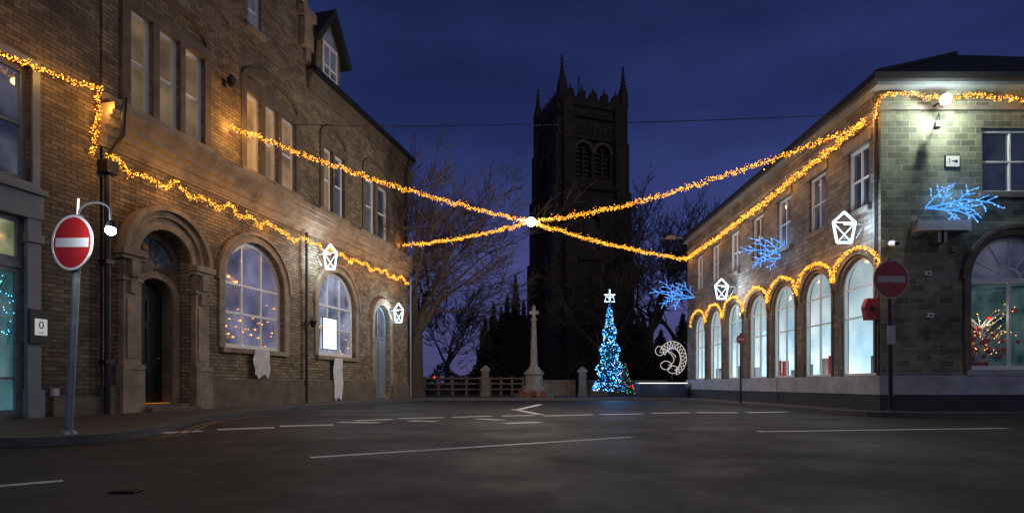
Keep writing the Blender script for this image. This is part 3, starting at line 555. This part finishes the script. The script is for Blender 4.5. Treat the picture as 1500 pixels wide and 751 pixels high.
garland('amber light garland scalloped over the arched shop windows of the right building',ap,7,rad=.062,dens=150,lw=8.0,every=1.9,off=Vector((-.25,0,0)),jt=.01)
g=[P(-40,60,9.1),P(0,78,9.45),P(60,103,10.1),P(110,122,10.7),P(146,126,11.15),P(143,160,11.2),P(134,230,11.1)]
garland('amber light garland draped down the brown brick shop',g,8,rad=.07,dens=120,lw=9,every=1.3,off=Vector((.25,-.1,0)))
g=[]; r=random.Random(3)
for i in range(0,61):
    s=S(140)+(S(592)-S(140))*i/60; z=5.03+.08*math.sin(i*1.9)+.06*math.sin(i*.9+1)+r.uniform(-.04,.04)
    g.append(WL(s,-.24-.03*math.sin(i*2.3),z))
garland('wavy amber light garland along the left building below its cornice',g,9,rad=.078,dens=125,lw=13,every=1.8,off=Vector((.4,-.1,-.08)))
t=thing('hanging_lamp','bright white lamp hung over the road where the garlands cross','lamp',ctr)
MB().sphere(I(0,0,0),.15,16,12).build('globe',eStar,t,smooth=True); MB().lathe((0,0,.13),[(.1,0),(.09,.05),(.03,.12),(.02,.2)],12).build('cap',mIron,t)
plight(I(0,-.0,-.28),760,(1,.87,.74),.12,t)
tag(MB().tube(sagline(P(425,183,17.3),P(1240,168,14.0),.12),.011,5).build('overhead_wire',mIron),'thin black wire stretched across the street above the garlands','wire')
# ------------------------------------------------------------------ pentagon lanterns
def lantern(loc,label,wallv,sc=1.0,e=20,wx=1.0):
    t=thing('lantern_decoration',label,'lantern',loc)
    q={'t':(0,.43),'ul':(-.31*wx,.14),'ur':(.31*wx,.14),'ll':(-.2*wx,-.42),'lr':(.2*wx,-.42)}
    m=MB(); ln=lambda *k:[I(q[a][0]*sc,0,q[a][1]*sc) for a in k]
    for k in (('t','ul'),('ul','ll'),('ll','lr'),('lr','ur'),('ur','t')): m.tube(ln(*k),.028,8)
    for k in (('ul','ur'),('ul','lr'),('ur','ll')): m.tube(ln(*k),.012,6)
    m.build('neon_outline',eWhite,t)
    wv=Vector(wallv)
    MB().tube([I(0,.04,.1*sc),I(0,.04,.1*sc)+wv*.5,I(0,.04,.1*sc)+wv],.02,6).tube([I(0,.04,-.3*sc),I(0,.04,-.3*sc)+wv*.6,I(0,.04,.1*sc)+wv],.012,6).build('bracket',mGalv,t)
    plight(I(0,-.25,0),e,(.60,.80,1),.15,t)
    return t
lantern(Vector((7.8,13.35,4.27)),'white neon lantern nearest the corner of the right building',(.5,0,0),.84,e=60)
lantern(P(1057,423,20.9),'white neon lantern farther along the right building',(.55,0,0),.86,e=75,wx=.9)
lantern(P(484,376,18.55),'white neon lantern between the arched windows of the left building',(-.5,0,0),.95,e=85,wx=.72)
lantern(P(584,458,23.5),'white neon lantern at the far end of the left building',(-.45,0,0),.92,e=70,wx=.65)
def branch(loc,label,wid,hgt,seed,F2):
    r=random.Random(seed); t=thing('branch_decoration',label,'light decoration',loc); m=MB(); b=MB()
    def rec(p,an,L,d):
        e=(p[0]+L*math.cos(an)*wid,p[1]+L*math.sin(an)*hgt); m.tube([F2(*p),F2(*e)],.010+.005*d,5)
        for k in range(int(3+L*9)):
            f=r.random(); b.octa(F2(p[0]+(e[0]-p[0])*f+r.uniform(-.02,.02),p[1]+(e[1]-p[1])*f+r.uniform(-.02,.02)),.012)
        if d>0:
            for f,s in ((.4,1),(.6,-1),(.8,.8),(1,-.5)):
                rec((p[0]+(e[0]-p[0])*f,p[1]+(e[1]-p[1])*f),an+s*r.uniform(.6,1.05),L*r.uniform(.45,.62),d-1)
    rec((-.5*wid,-.25*hgt),.30,.62,2); rec((-.45*wid,-.25*hgt),-.12,.45,2); rec((-.5*wid,-.22*hgt),.95,.42,1)
    m.build('lit_branches',eBlue,t); stuff(b.build('bulbs',eBlueS,t,recalc=False)); return t
pb=FW(1398,290,.14); br=branch(pb,'blue lit branch decoration on the right front wall',1.5,1.1,4,lambda a,b_:I(a,0,b_)); plight(I(0,-.3,0),12,(.2,.5,1),.2,br)
MB().tube([I(-.45,0,-.2),I(-.45,.135,-.2)],.02,6).tube([I(.2,0,.0),I(.2,.135,.0)],.02,6).build('bracket',mGalv,br)
br=branch(P(1125,362,17.6),'blue lit branch decoration sticking out over the middle of the arcade',1.6,1.2,6,lambda a,b_:I(-a,0,b_)); plight(I(0,-.3,0),12,(.2,.5,1),.2,br)
MB().tube([I(.7,.03,-.25),I(1.0,.03,-.25)],.02,6).build('bracket',mGalv,br)
br=branch(P(985,424,24.6),'blue lit branch decoration at the far end of the right building',1.9,1.4,9,lambda a,b_:I(-a,0,b_)); plight(I(0,-.3,0),12,(.2,.5,1),.2,br)
MB().tube([I(.8,.03,-.3),I(1.4,.03,-.3)],.02,6).build('bracket',mGalv,br)
# ------------------------------------------------------------------ traffic signs
def noentry(loc,rot,rad,zc,top,label,red,wht,barm,pole,lamp):
    t=thing('no_entry_sign',label,'road sign',loc,rot)
    circ=lambda rr:[(rr*math.cos(2*math.pi*k/40),zc+rr*math.sin(2*math.pi*k/40)) for k in range(40)]
    MB().tube([I(0,0,0),I(0,0,top)],.043,12).lathe((0,0,0),[(.09,0),(.08,.03),(.045,.05)],12).build('pole',pole,t)
    MB().prism(I,circ(rad),-.065,-.058).build('disc',red,t); MB().ring(I,circ(rad+.012),circ(rad-.014),-.071,-.056).build('rim',wht,t)
    MB().box(I,-rad*.82,rad*.82,-.071,-.066,zc-rad*.17,zc+rad*.17).build('bar',barm,t)
    for dz in (-.155,.155): MB().box(I,-.06,.06,-.056,.06,zc+dz-.025,zc+dz+.025).build('clamp',mGalv,t)
    if lamp:
        pts=[I(0,0,top-.05)]+[I(.30-.30*math.cos(a),-.08*math.sin(a/2),top+.13*math.sin(a)) for a in [math.pi*k/10 for k in range(1,10)]]+[I(.63,-.1,top-.12)]
        MB().tube(pts,.014,8).build('swan_neck',pole,t)
        MB().lathe((.64,-.1,top-.19),[(.05,0),(.06,.02),(.04,.07),(.018,.09)],12).build('lamp_head',mIron,t)
        MB().sphere(I(.645,-.11,top-.215),.055,14,10).build('lamp_bulb',eStar,t,smooth=True); plight(I(.56,-.34,top-.22),16,(.85,.93,1),.05,t)
        MB().tube([I(-.02,0,top),I(-.02,0,top+.2)],.012,6).build('lit_stalk',eStrip,t)  # stalk at the pole top, its brightness painted as glow
    return t
noentry((-5.34,6.85,0),(0,math.radians(3.6),math.radians(-16)),.315,2.28,2.62,'red no-entry sign with a lit swan-neck lamp on the left pavement',mRed,mWht,mWht,mGalv,True)
rs=noentry((8.13,12.2,0),(0,math.radians(-1),math.radians(6)),.40,2.83,3.28,'dull no-entry sign on a dark pole at the right building corner',mRedD,mFaint,mFaint,mIron,False)
MB().box(I,-.09,.09,-.055,-.044,1.45,1.85).build('small_plate',mGreyS,rs)
t=thing('sign_post','slim post with a small red roundel before the arcade windows','road sign',(7.2,17.9,0))
MB().tube([I(0,0,0),I(0,0,2.2)],.03,8).build('pole',mIron,t); MB().prism(I,[(.15*math.cos(2*math.pi*k/24),2.0+.15*math.sin(2*math.pi*k/24)) for k in range(24)],-.045,-.035).build('disc',mRedD,t); MB().box(I,-.1,.1,-.05,-.0455,1.97,2.03).build('bar',mFaint,t)
# ------------------------------------------------------------------ church tower
T=P(848,562,55.5); T.z=0; TR=math.radians(18)
ct=thing('church_tower','dark gothic church tower with battlements and corner pinnacles','tower',T,(0,0,TR)); a=3.15
def arched(u0,u1,z0,zs,rise): return arch(u0,u1,z0,zs,rise,10)
fronts=((lambda u,w,z:I(u,-a+w,z)),(lambda u,w,z:I(-a+w,-u,z)),(lambda u,w,z:I(-u,a-w,z)),(lambda u,w,z:I(a-w,u,z)))
TZ=26.2
for F in fronts:
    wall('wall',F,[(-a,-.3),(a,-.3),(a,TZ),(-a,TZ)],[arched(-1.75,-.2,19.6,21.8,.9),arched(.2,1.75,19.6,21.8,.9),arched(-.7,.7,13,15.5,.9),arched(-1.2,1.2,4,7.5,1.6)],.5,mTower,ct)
    for u0,u1 in ((-1.75,-.2),(.2,1.75)):
        l=MB()
        for k in range(7): l.prism(F,[(u0,19.8+k*.42),(u1,19.8+k*.42),(u1,19.92+k*.42),(u0,19.92+k*.42)],.3,.5)
        l.box(F,(u0+u1)/2-.08,(u0+u1)/2+.08,.2,.4,19.6,22.5)
        l.build('belfry_louvres',mTower,ct)
        MB().ring(F,arched(u0-.22,u1+.22,19.6,21.8,1.15)[2:],arched(u0-.01,u1+.01,19.6,21.8,.91)[2:],-.16,-.01,closed=False).build('hood_mould',mStoneD,ct)
    MB().poly([F(-2.2,.52,3.5),F(2.2,.52,3.5),F(2.2,.52,23),F(-2.2,.52,23)]).build('opening_backing',mIron,ct)
    h=MB(); h.box(F,-2.35,2.35,-.1,-.01,23.4,24.6)
    for k in range(9): h.box(F,-2.2+k*.52,-2.0+k*.52,-.2,-.101,23.5,24.5)
    h.build('tracery_band',mTower,ct)
for z,d in ((6,.55),(12,.5),(18.5,.45),(23.0,.4),(25.0,.45),(26.0,.3)):
    MB().box(I,-a-d*.6,a+d*.6,-a-d*.6,a+d*.6,z,z+.3).build('string_course',mTower,ct)
for sx in (-1,1):
    for sy in (-1,1):
        b=MB()
        for z0,z1,d in ((-.3,6.3,1.35),(6.3,12.4,1.1),(12.4,18.6,.85),(18.6,23.2,.6),(23.2,26.3,.42)):
            for (cx,cy,ex,ey) in ((sx*(a-.55),sy*(a+d/2),.55,d/2),(sx*(a+d/2),sy*(a-.55),d/2,.55)):
                b.box(I,cx-ex,cx+ex,cy-ey,cy+ey,z0,z1)
        b.build('buttress',mTower,ct)
        p=MB(); cx,cy=sx*(a-.05),sy*(a-.05); z=26.3
        p.box(I,cx-.36,cx+.36,cy-.36,cy+.36,z,z+1.5)
        for q in range(4):
            ang=q*math.pi/2+math.pi/4; p.lathe((cx+.34*math.cos(ang),cy+.34*math.sin(ang),z+1.3),[(.10,0),(.10,.3),(.02,.8)],4)
        p.lathe((cx,cy,z+1.5),[(.36,0),(.37,.1),(.25,.6),(.16,1.3),(.07,2.2),(.13,2.25),(.13,2.36),(.04,2.42)],8)
        for q in range(5):
            for ang in range(4): p.octa((cx+(.30-.05*q)*math.cos(ang*1.571+.785),cy+(.30-.05*q)*math.sin(ang*1.571+.785),z+1.85+q*.38),.09)
        p.octa((cx,cy,z+4.0),.13); p.build('pinnacle',mTower,ct)
for F in fronts:
    b=MB(); b.box(F,-a+.4,a-.4,-.15,.3,26.301,26.8)
    for k in range(5):
        u=-2.3+k*1.15; b.prism(F,[(u-.34,26.8),(u+.34,26.8),(u+.34,27.3),(u,27.55),(u-.34,27.3)],-.15,.3); b.tube([F(u,.08,27.5),F(u,.08,28.0)],[.1,.03],5)
    b.build('parapet',mTower,ct)
MB().poly([I(-a,-a,26.1),I(a,-a,26.1),I(a,a,26.1),I(-a,a,26.1)]).build('roof',mSlate,ct)
MB().tube([I(0,0,26),I(0,0,30.4)],.06,6).octa(I(0,0,30.4),.14).build('flagpole',mIron,ct)
# ------------------------------------------------------------------ trees
def bare(base_,label,h,seed,tr=.35,spread=1.0,lean=(0,0),mat=mBark,depth=6,first=.28,rmin=.012,L1=.24):
    r=random.Random(seed); t=thing('bare_tree',label,'tree',base_); tk=MB(); cr=MB()
    def rec(p,d,L,rad,dp):
        pts=[p]; rs=[rad]; q=p; dd=d
        for k in range(3):
            dd=(dd+Vector((r.gauss(0,.12),r.gauss(0,.12),r.gauss(0,.08)+.03))).normalized(); q=q+dd*L/3; pts.append(q); rs.append(max(rmin,rad*(1-.16*(k+1))))
        cr.tube(pts,rs,6 if rad>.05 else 3)
        if dp<=0: return
        for k in range(3 if dp>1 else 4):
            f=1.0 if k==0 else r.uniform(.4,.98); i=min(2,int(f*3)); st=pts[i].lerp(pts[i+1],f*3-i) if i<3 and f<1 else pts[3]
            ax=Vector((r.gauss(0,1),r.gauss(0,1),r.gauss(0,.5))).normalized(); an=r.uniform(.15,.45) if k==0 else r.uniform(.5,1.0)*spread
            nd_=(dd*math.cos(an)+ax*math.sin(an)).normalized(); nd_=(nd_+Vector((lean[0],lean[1],.10))).normalized()
            rec(st,nd_,L*(r.uniform(.72,.86) if k==0 else r.uniform(.58,.8)),max(rmin,rs[i+1]*(.74 if k==0 else .56)),dp-1)
    L0=h*first; top=Vector((lean[0]*.6,lean[1]*.6,L0))
    tk.tube([I(0,0,-.1),I(0,0,.25),I(lean[0]*.2,0,L0*.5),top],[tr*1.5,tr*1.1,tr*.9,tr*.75],10); tk.build('trunk',mat,t)
    for k in range(5):
        an=2*math.pi*k/4+r.uniform(-.5,.5); sp=.32 if k==0 else .75
        rec(top-Vector((0,0,r.uniform(0,.3)*(k>0))),Vector((math.cos(an)*sp*spread+lean[0],math.sin(an)*sp*spread+lean[1],1)).normalized(),h*L1,tr*(.70 if k==0 else .52),depth-1)
    cr.build('crown',mat,t,recalc=False); return t
G=lambda px,Y: Vector(((px-750)*Y/FP,Y,0))
bare(G(606,27.5),'large bare tree against the far end of the left building',10.8,21,tr=.46,lean=(.14,0),spread=1.0,rmin=.011,L1=.245,depth=7)
bare(G(655,36),'smaller bare tree between the large tree and the conifers',6.8,5,tr=.18,mat=mBarkD,depth=6,rmin=.014)
bare(G(950,40),'tall bare tree right of the church tower',13.5,14,tr=.42,mat=mBarkD,lean=(.03,0),spread=1.0,rmin=.016,L1=.25,depth=7)
bare(G(880,36),'bare tree in front of the tower behind the lit fir',9.5,33,tr=.26,mat=mBarkD,rmin=.018)
bare(G(995,44),'bare tree half hidden by the far end of the right building',13,41,tr=.34,mat=mBarkD,rmin=.02,L1=.25,depth=6)
def conifer(base_,label,h,rad,seed,n=1500,grp=None,sz=.16):
    r=random.Random(seed); t=thing('conifer',label,'tree',base_,group=grp); m=MB()
    MB().tube([I(0,0,-.1),I(0,0,h*.97)],[rad*.14,.02],6).build('trunk',mBarkD,t)
    for k in range(n):
        f=1-r.random()**.62; lay=.78+.22*math.sin(f*h*5+r.uniform(-.5,.5)); rr=rad*(1-f)**.9*lay*(.15+.85*r.random()**.5); an=r.uniform(0,6.28)
        m.leaf(I(rr*math.cos(an),rr*math.sin(an),h*(.03+.95*f)),sz*(.6+1.0*(1-f)),r)
    m.build('crown',mLeafD,t,recalc=False); return t
for i,(px,py,lab) in enumerate(((711,463,'leftmost and shortest of the dark conifers'),(723,440,'second dark conifer from the left of the row'),(734,446,'third dark conifer from the left of the row'),(743,428,'fourth dark conifer just left of the tallest'),(755,397,'tallest dark conifer close to the church tower'),(767,436,'last dark conifer touching the church tower edge'))):
    p=P(px,py,41+i%3); h=p.z; p.z=0; conifer(p,lab,h,1.1,60+i,n=5000,sz=.22,grp='dark conifers left of the tower')
for i,(px,h,lab) in enumerate(((935,6.5,'dark evergreen right of the lit fir tree'),(968,5.2,'dark evergreen behind the rope light figure'),(1000,6.8,'dark evergreen against the far end of the arcade'))):
    conifer(G(px,46+i),lab,h,2.2,80+i,n=4000,sz=.24)
def shrub(base_,label,lx,ly,h,seed,n=2600):
    r=random.Random(seed); t=thing('shrub',label,'shrub',base_); m=MB()
    MB().tube([I(0,0,-.1),I(0,0,h*.6)],[.08,.03],6).build('stem',mBarkD,t)
    for k in range(n):
        x=r.uniform(-1,1); y=r.uniform(-1,1); top=h*(.65+.35*math.sin(x*7+seed)*math.cos(x*3.1))*(1-.4*abs(x)**3); z=top*r.random()**.6
        m.leaf(I(x*lx,y*ly,z),.17,r)
    m.build('crown',mLeafD,t,recalc=False)
shrub((-4.6,36,0),'dark low hedge beyond the fence beside the large bare tree',3.2,.8,1.9,1)
shrub((-1.2,37,0),'dark hedge at the feet of the conifers',2.2,.8,1.8,2)
shrub((4.6,33,0),'dark shrub behind the lit fir tree',1.7,.8,2.4,3)
shrub((9.0,36,0),'dark shrub by the far end of the right building',3.0,.9,3.8,4)
# ------------------------------------------------------------------ Christmas tree
r=random.Random(77); B=P(893,562,28); B.z=0
xt=thing('fir_tree','tall fir covered in blue and white lights beside the memorial','christmas tree',B); HT=4.6; RT=.86
m=MB(); MB().tube([I(0,0,-.05),I(0,0,HT)],[.09,.02],8).build('trunk',mBarkD,xt)
def tr_r(f): return RT*(1-f)**.9*(.84+.16*math.sin(f*30))
for k in range(7000):
    f=r.random()**.9; rr=tr_r(f)*(.2+.8*r.random()**.5); an=r.uniform(0,6.28); m.leaf(I(rr*math.cos(an),rr*math.sin(an),.25+(HT-.25)*f),.10,r)
m.build('crown',mLeafT,xt,recalc=False)
b1=MB(); b2=MB(); b3=MB()
for k in range(1250):
    f=r.random()**1.2; rr=tr_r(f)*r.uniform(.8,1.05)+.02; an=r.uniform(0,6.28); q=r.random(); (b1 if q<.6 else b3 if q<.88 else b2).octa(I(rr*math.cos(an),rr*math.sin(an),.25+(HT-.25)*f),r.uniform(.014,.025))
stuff(b1.build('blue_bulbs',eBlueT,xt,recalc=False)); stuff(b3.build('cyan_bulbs',eCyanT,xt,recalc=False)); stuff(b2.build('white_bulbs',eWhT,xt,recalc=False))
m=MB(); z0=HT+.02
m.tube([I(0,-.02,z0),I(0,-.02,z0+.62)],.03,6).tube([I(-.26,-.02,z0+.36),I(.26,-.02,z0+.36)],.03,6).tube([I(-.24,-.02,z0+.02),I(-.17,-.02,z0+.30),I(0,-.02,z0+.16),I(.17,-.02,z0+.30),I(.24,-.02,z0+.02),I(-.24,-.02,z0+.02)],.022,6).build('cross_topper',eWhite,xt)
plight(I(0,-1.4,1.2),75,(.08,.36,1),.3,xt); plight(I(0,-1.1,2.8),45,(.10,.40,1),.3,xt)
B2=P(916,562,27.5); B2.z=0; r=random.Random(4)
x2=thing('small_fir','short fir with red and green lights at the foot of the tall lit fir','christmas tree',B2); m=MB(); MB().tube([I(0,0,-.05),I(0,0,1.5)],[.05,.015],6).build('trunk',mBarkD,x2)
for k in range(900):
    f=r.random(); rr=.46*(1-f)*r.random()**.5; an=r.uniform(0,6.28); m.leaf(I(rr*math.cos(an),rr*math.sin(an),.1+1.5*f),.08,r)
m.build('crown',mLeafT,x2,recalc=False)
for nm,e,n in (('red_bulb',eRed,34),('green_bulb',eGreen,22)):
    for k in range(n):
        f=r.random(); rr=.49*(1-f); an=r.uniform(0,6.28); MB().octa(I(rr*math.cos(an),rr*math.sin(an),.1+1.5*f),.02).build(nm,e,x2)
# ------------------------------------------------------------------ memorial, gate, fence
B=P(782,562,27); B.z=0
wm=thing('war_memorial','pale stone memorial cross on a stepped octagonal base','memorial',B)
m=MB(); o8=lambda r0,r1,z0,z1: m.lathe((0,0,0),[(r0,z0),(r1,z1)],8)
o8(.95,.95,-.02,.16); o8(.72,.72,.16,.32); m.build('steps',mStoneD,wm)
MB().lathe((0,0,0),[(.50,.32),(.50,.46),(.42,.52),(.42,1.0),(.48,1.05),(.48,1.14),(.30,1.3),(.25,1.4)],8).build('pedestal',mStoneG,wm)
MB().lathe((0,0,0),[(.20,1.4),(.17,1.7),(.11,3.55),(.16,3.6),(.16,3.7)],8).build('shaft',mStoneG,wm)
MB().box(I,-.08,.08,-.08,.08,3.7,4.25).box(I,-.22,-.081,-.08,.08,3.9,4.05).box(I,.081,.22,-.08,.08,3.9,4.05).octa(I(0,0,4.28),.09).build('cross_head',mStoneG,wm)
for i,(px,lab) in enumerate(((768,'left poppy wreath leaning on the memorial steps'),(782,'middle poppy wreath leaning on the memorial steps'),(796,'right poppy wreath leaning on the memorial steps'))):
    p=P(px,577,25.85); t=thing('poppy_wreath',lab,'wreath',p,(math.radians(-20),0,0)); r=random.Random(i); m=MB(); l=MB()
    for k in range(40):
        an=2*math.pi*k/40; m.octa(I(.10*math.cos(an)+r.uniform(-.02,.02),r.uniform(-.03,.02),.0+.10*math.sin(an)),.03)
    m.build('poppies',mPoppy,t); l.tube([I(.10*math.cos(2*math.pi*k/20),.03,.10*math.sin(2*math.pi*k/20)) for k in range(21)],.03,6).build('ring',mLeafD,t)
def gpost(px,Y,h,lab):
    p=P(px,562,Y); p.z=0; t=thing('gate_post',lab,'gate post',p)
    MB().box(I,-.18,.18,-.18,.18,-.05,h).box(I,-.23,.23,-.23,.23,-.05,.2).build('shaft',mStoneD,t); MB().box(I,-.24,.24,-.24,.24,h,h+.1).lathe((0,0,h+.1),[(.24,0),(.1,.16),(.02,.2)],4).build('cap',mStoneG,t)
gpost(711,29,1.25,'square stone gate post left of the memorial'); gpost(853,29,1.2,'square stone gate post between the memorial and the lit fir')
def rail(px0,px1,Y,lab,n):
    p=P(px0,562,Y); q=P(px1,562,Y); p.z=0; L=(q-p).x; t=thing('fence',lab,'fence',p)
    for k in range(n): MB().box(I,L*k/(n-1)-.06,L*k/(n-1)+.06,-.06,.06,-.05,1.0).build('post',mWood,t)
    for z in (.28,.58,.86): MB().box(I,0,L,-.1,-.062,z,z+.08).build('rail',mWood,t)
rail(622,704,30.5,'timber rail fence left of the stone gate post',5); rail(718,766,31,'timber rail fence between the gate post and the memorial',4)
t=thing('stone_wall','low dark stone wall right of the memorial','wall',(3.6,30,0)); MB().box(I,-2.5,-.25,0,.35,-.1,.7).box(I,.25,4.6,0,.35,-.1,.7).build('stones',mStoneD,t); MB().box(I,-2.52,-.25,-.05,.4,.7,.8).box(I,.25,4.62,-.05,.4,.7,.8).build('coping',mStoneD,t)
for px,py,lab in ((637,553,'distant red glow built as a lamp on a post beyond the fence'),(612,556,'second distant red glow built as a lamp nearer the large tree')):
    p=P(px,py,33); h=p.z; p.z=0; t=thing('red_glow_post',lab,'red lamp',p); MB().tube([I(0,0,0),I(0,0,h)],.04,6).box(I,-.12,.12,-.1,.1,h-.2,h+.2).build('post',mIron,t); MB().sphere(I(0,-.12,h),.08).build('lamp',eRed,t)  # guessed post carrying a distant red glow
# lit counter and rope figure
p=P(971,562,26); p.z=0; t=thing('low_counter','low dark blue counter with a glowing white top edge','counter',p)
MB().box(I,-1.05,1.05,0,.6,-.02,.62).build('body',M('navy_panel',(.02,.03,.07),.5),t); MB().box(I,-1.1,1.1,-.05,.65,.621,.66).build('top',mWht,t); MB().box(I,-1.1,1.1,-.065,-.051,.622,.66).build('light_strip',eStrip,t)
plight(I(0,-.35,.75),4,(.9,.92,1),.1,t)
p=P(985,526,26.8); t=thing('rope_light_figure','white rope-light curled figure above the low counter','light decoration',p); m=MB(); r=random.Random(2)
cv=lambda fn,n=28,rad=.012: m.tube([I(*fn(k/n)) for k in range(n+1)],rad,5)
cv(lambda f:(.66*math.cos(-1.3+f*4.0),0,.80*math.sin(-1.3+f*4.0)+.05)); cv(lambda f:(.38*math.cos(-1.3+f*4.0),0,.52*math.sin(-1.3+f*4.0)))
for k in range(15):
    a_=-1.3+k*.27; m.tube([I(.66*math.cos(a_),0,.80*math.sin(a_)+.05),I(.38*math.cos(a_+.3),0,.52*math.sin(a_+.3))],.009,5); m.tube([I(.38*math.cos(a_),0,.52*math.sin(a_)),I(.66*math.cos(a_+.3),0,.80*math.sin(a_+.3)+.05)],.009,5)
cv(lambda f:(-.60+.20*math.cos(f*6.6),0,.40+.22*math.sin(f*6.6))); cv(lambda f:(-.30+.26*math.cos(f*6.4),0,-.28+.20*math.sin(f*6.4))); cv(lambda f:(.02+.24*math.cos(f*6.4),0,-.48+.18*math.sin(f*6.4))); cv(lambda f:(-.08+.24*math.cos(f*9)*(1-f*.5),0,.08+.34*math.sin(f*5)))
m.build('rope_outline',eFig,t); MB().tube([I(0,.05,-p.z),I(0,.05,.5)],.025,6).build('stake',mIron,t)
# ------------------------------------------------------------------ sun (added faint lamp for town glow), world, camera
sl=bpy.data.lights.new('town_glow_fill','SUN'); sl.energy=.20; sl.angle=math.radians(25); sl.color=(1,.94,.85); so=bpy.data.objects.new('town_glow_fill',sl); C.objects.link(so)  # added fill from behind the camera, simulates street glow
so.rotation_euler=Vector((-.34,.80,-.42)).to_track_quat('-Z','Y').to_euler()
w=bpy.data.worlds.new('World'); SC.world=w; w.use_nodes=True; nt=w.node_tree; L=nt.links.new; bg=nt.nodes['Background']
tc=nd(nt,'ShaderNodeTexCoord'); sp=nd(nt,'ShaderNodeSeparateXYZ'); L(tc.outputs['Generated'],sp.inputs[0])
rp_=nd(nt,'ShaderNodeValToRGB'); el=rp_.color_ramp.elements; el[0].position=0; el[0].color=(.078,.070,.180,1); el[1].position=1; el[1].color=(.005,.008,.034,1)
for ps,cl in ((.12,(.060,.063,.190,1)),(.28,(.031,.045,.162,1)),(.42,(.017,.028,.110,1)),(.56,(.010,.017,.067,1))):
    e=el.new(ps); e.color=cl
L(sp.outputs[2],rp_.inputs['Fac'])
mp=nd(nt,'ShaderNodeMapping'); mp.inputs['Scale'].default_value=(1.2,1.2,4.0); L(tc.outputs['Generated'],mp.inputs[0])
n=nd(nt,'ShaderNodeTexNoise',Scale=2.0,Detail=6,Roughness=.5); L(mp.outputs[0],n.inputs['Vector'])
r2=nd(nt,'ShaderNodeValToRGB'); r2.color_ramp.elements[0].position=.36; r2.color_ramp.elements[0].color=(.78,.78,.81,1); r2.color_ramp.elements[1].position=.76; r2.color_ramp.elements[1].color=(1.55,1.48,1.42,1); L(n.outputs['Fac'],r2.inputs['Fac'])
mx=nd(nt,'ShaderNodeMix',data_type='RGBA',blend_type='MULTIPLY'); mx.inputs[0].default_value=1; L(rp_.outputs[0],mx.inputs[6]); L(r2.outputs[0],mx.inputs[7])
vo=nd(nt,'ShaderNodeTexVoronoi',Scale=55); L(tc.outputs['Generated'],vo.inputs['Vector']); lt=nd(nt,'ShaderNodeMath',operation='LESS_THAN'); lt.inputs[1].default_value=.022; L(vo.outputs['Distance'],lt.inputs[0])
ml=nd(nt,'ShaderNodeMath',operation='MULTIPLY'); ml.inputs[1].default_value=.10; L(lt.outputs[0],ml.inputs[0])
ad=nd(nt,'ShaderNodeMix',data_type='RGBA',blend_type='ADD'); ad.inputs[0].default_value=1; L(mx.outputs[2],ad.inputs[6]); L(ml.outputs[0],ad.inputs[7])
L(ad.outputs[2],bg.inputs['Color']); bg.inputs['Strength'].default_value=1.0
cd=bpy.data.cameras.new('camera'); cam=bpy.data.objects.new('camera',cd); C.objects.link(cam); cam.location=(0,0,H); cam.rotation_euler=(math.pi/2,0,0)
cd.sensor_width=36; cd.lens=FP/1500*36; cd.shift_y=(HY-375.5)/1500; cd.clip_end=2000; cd.clip_start=.05; SC.camera=cam
SC.view_settings.view_transform='Standard'; SC.view_settings.look='None'; SC.view_settings.exposure=0
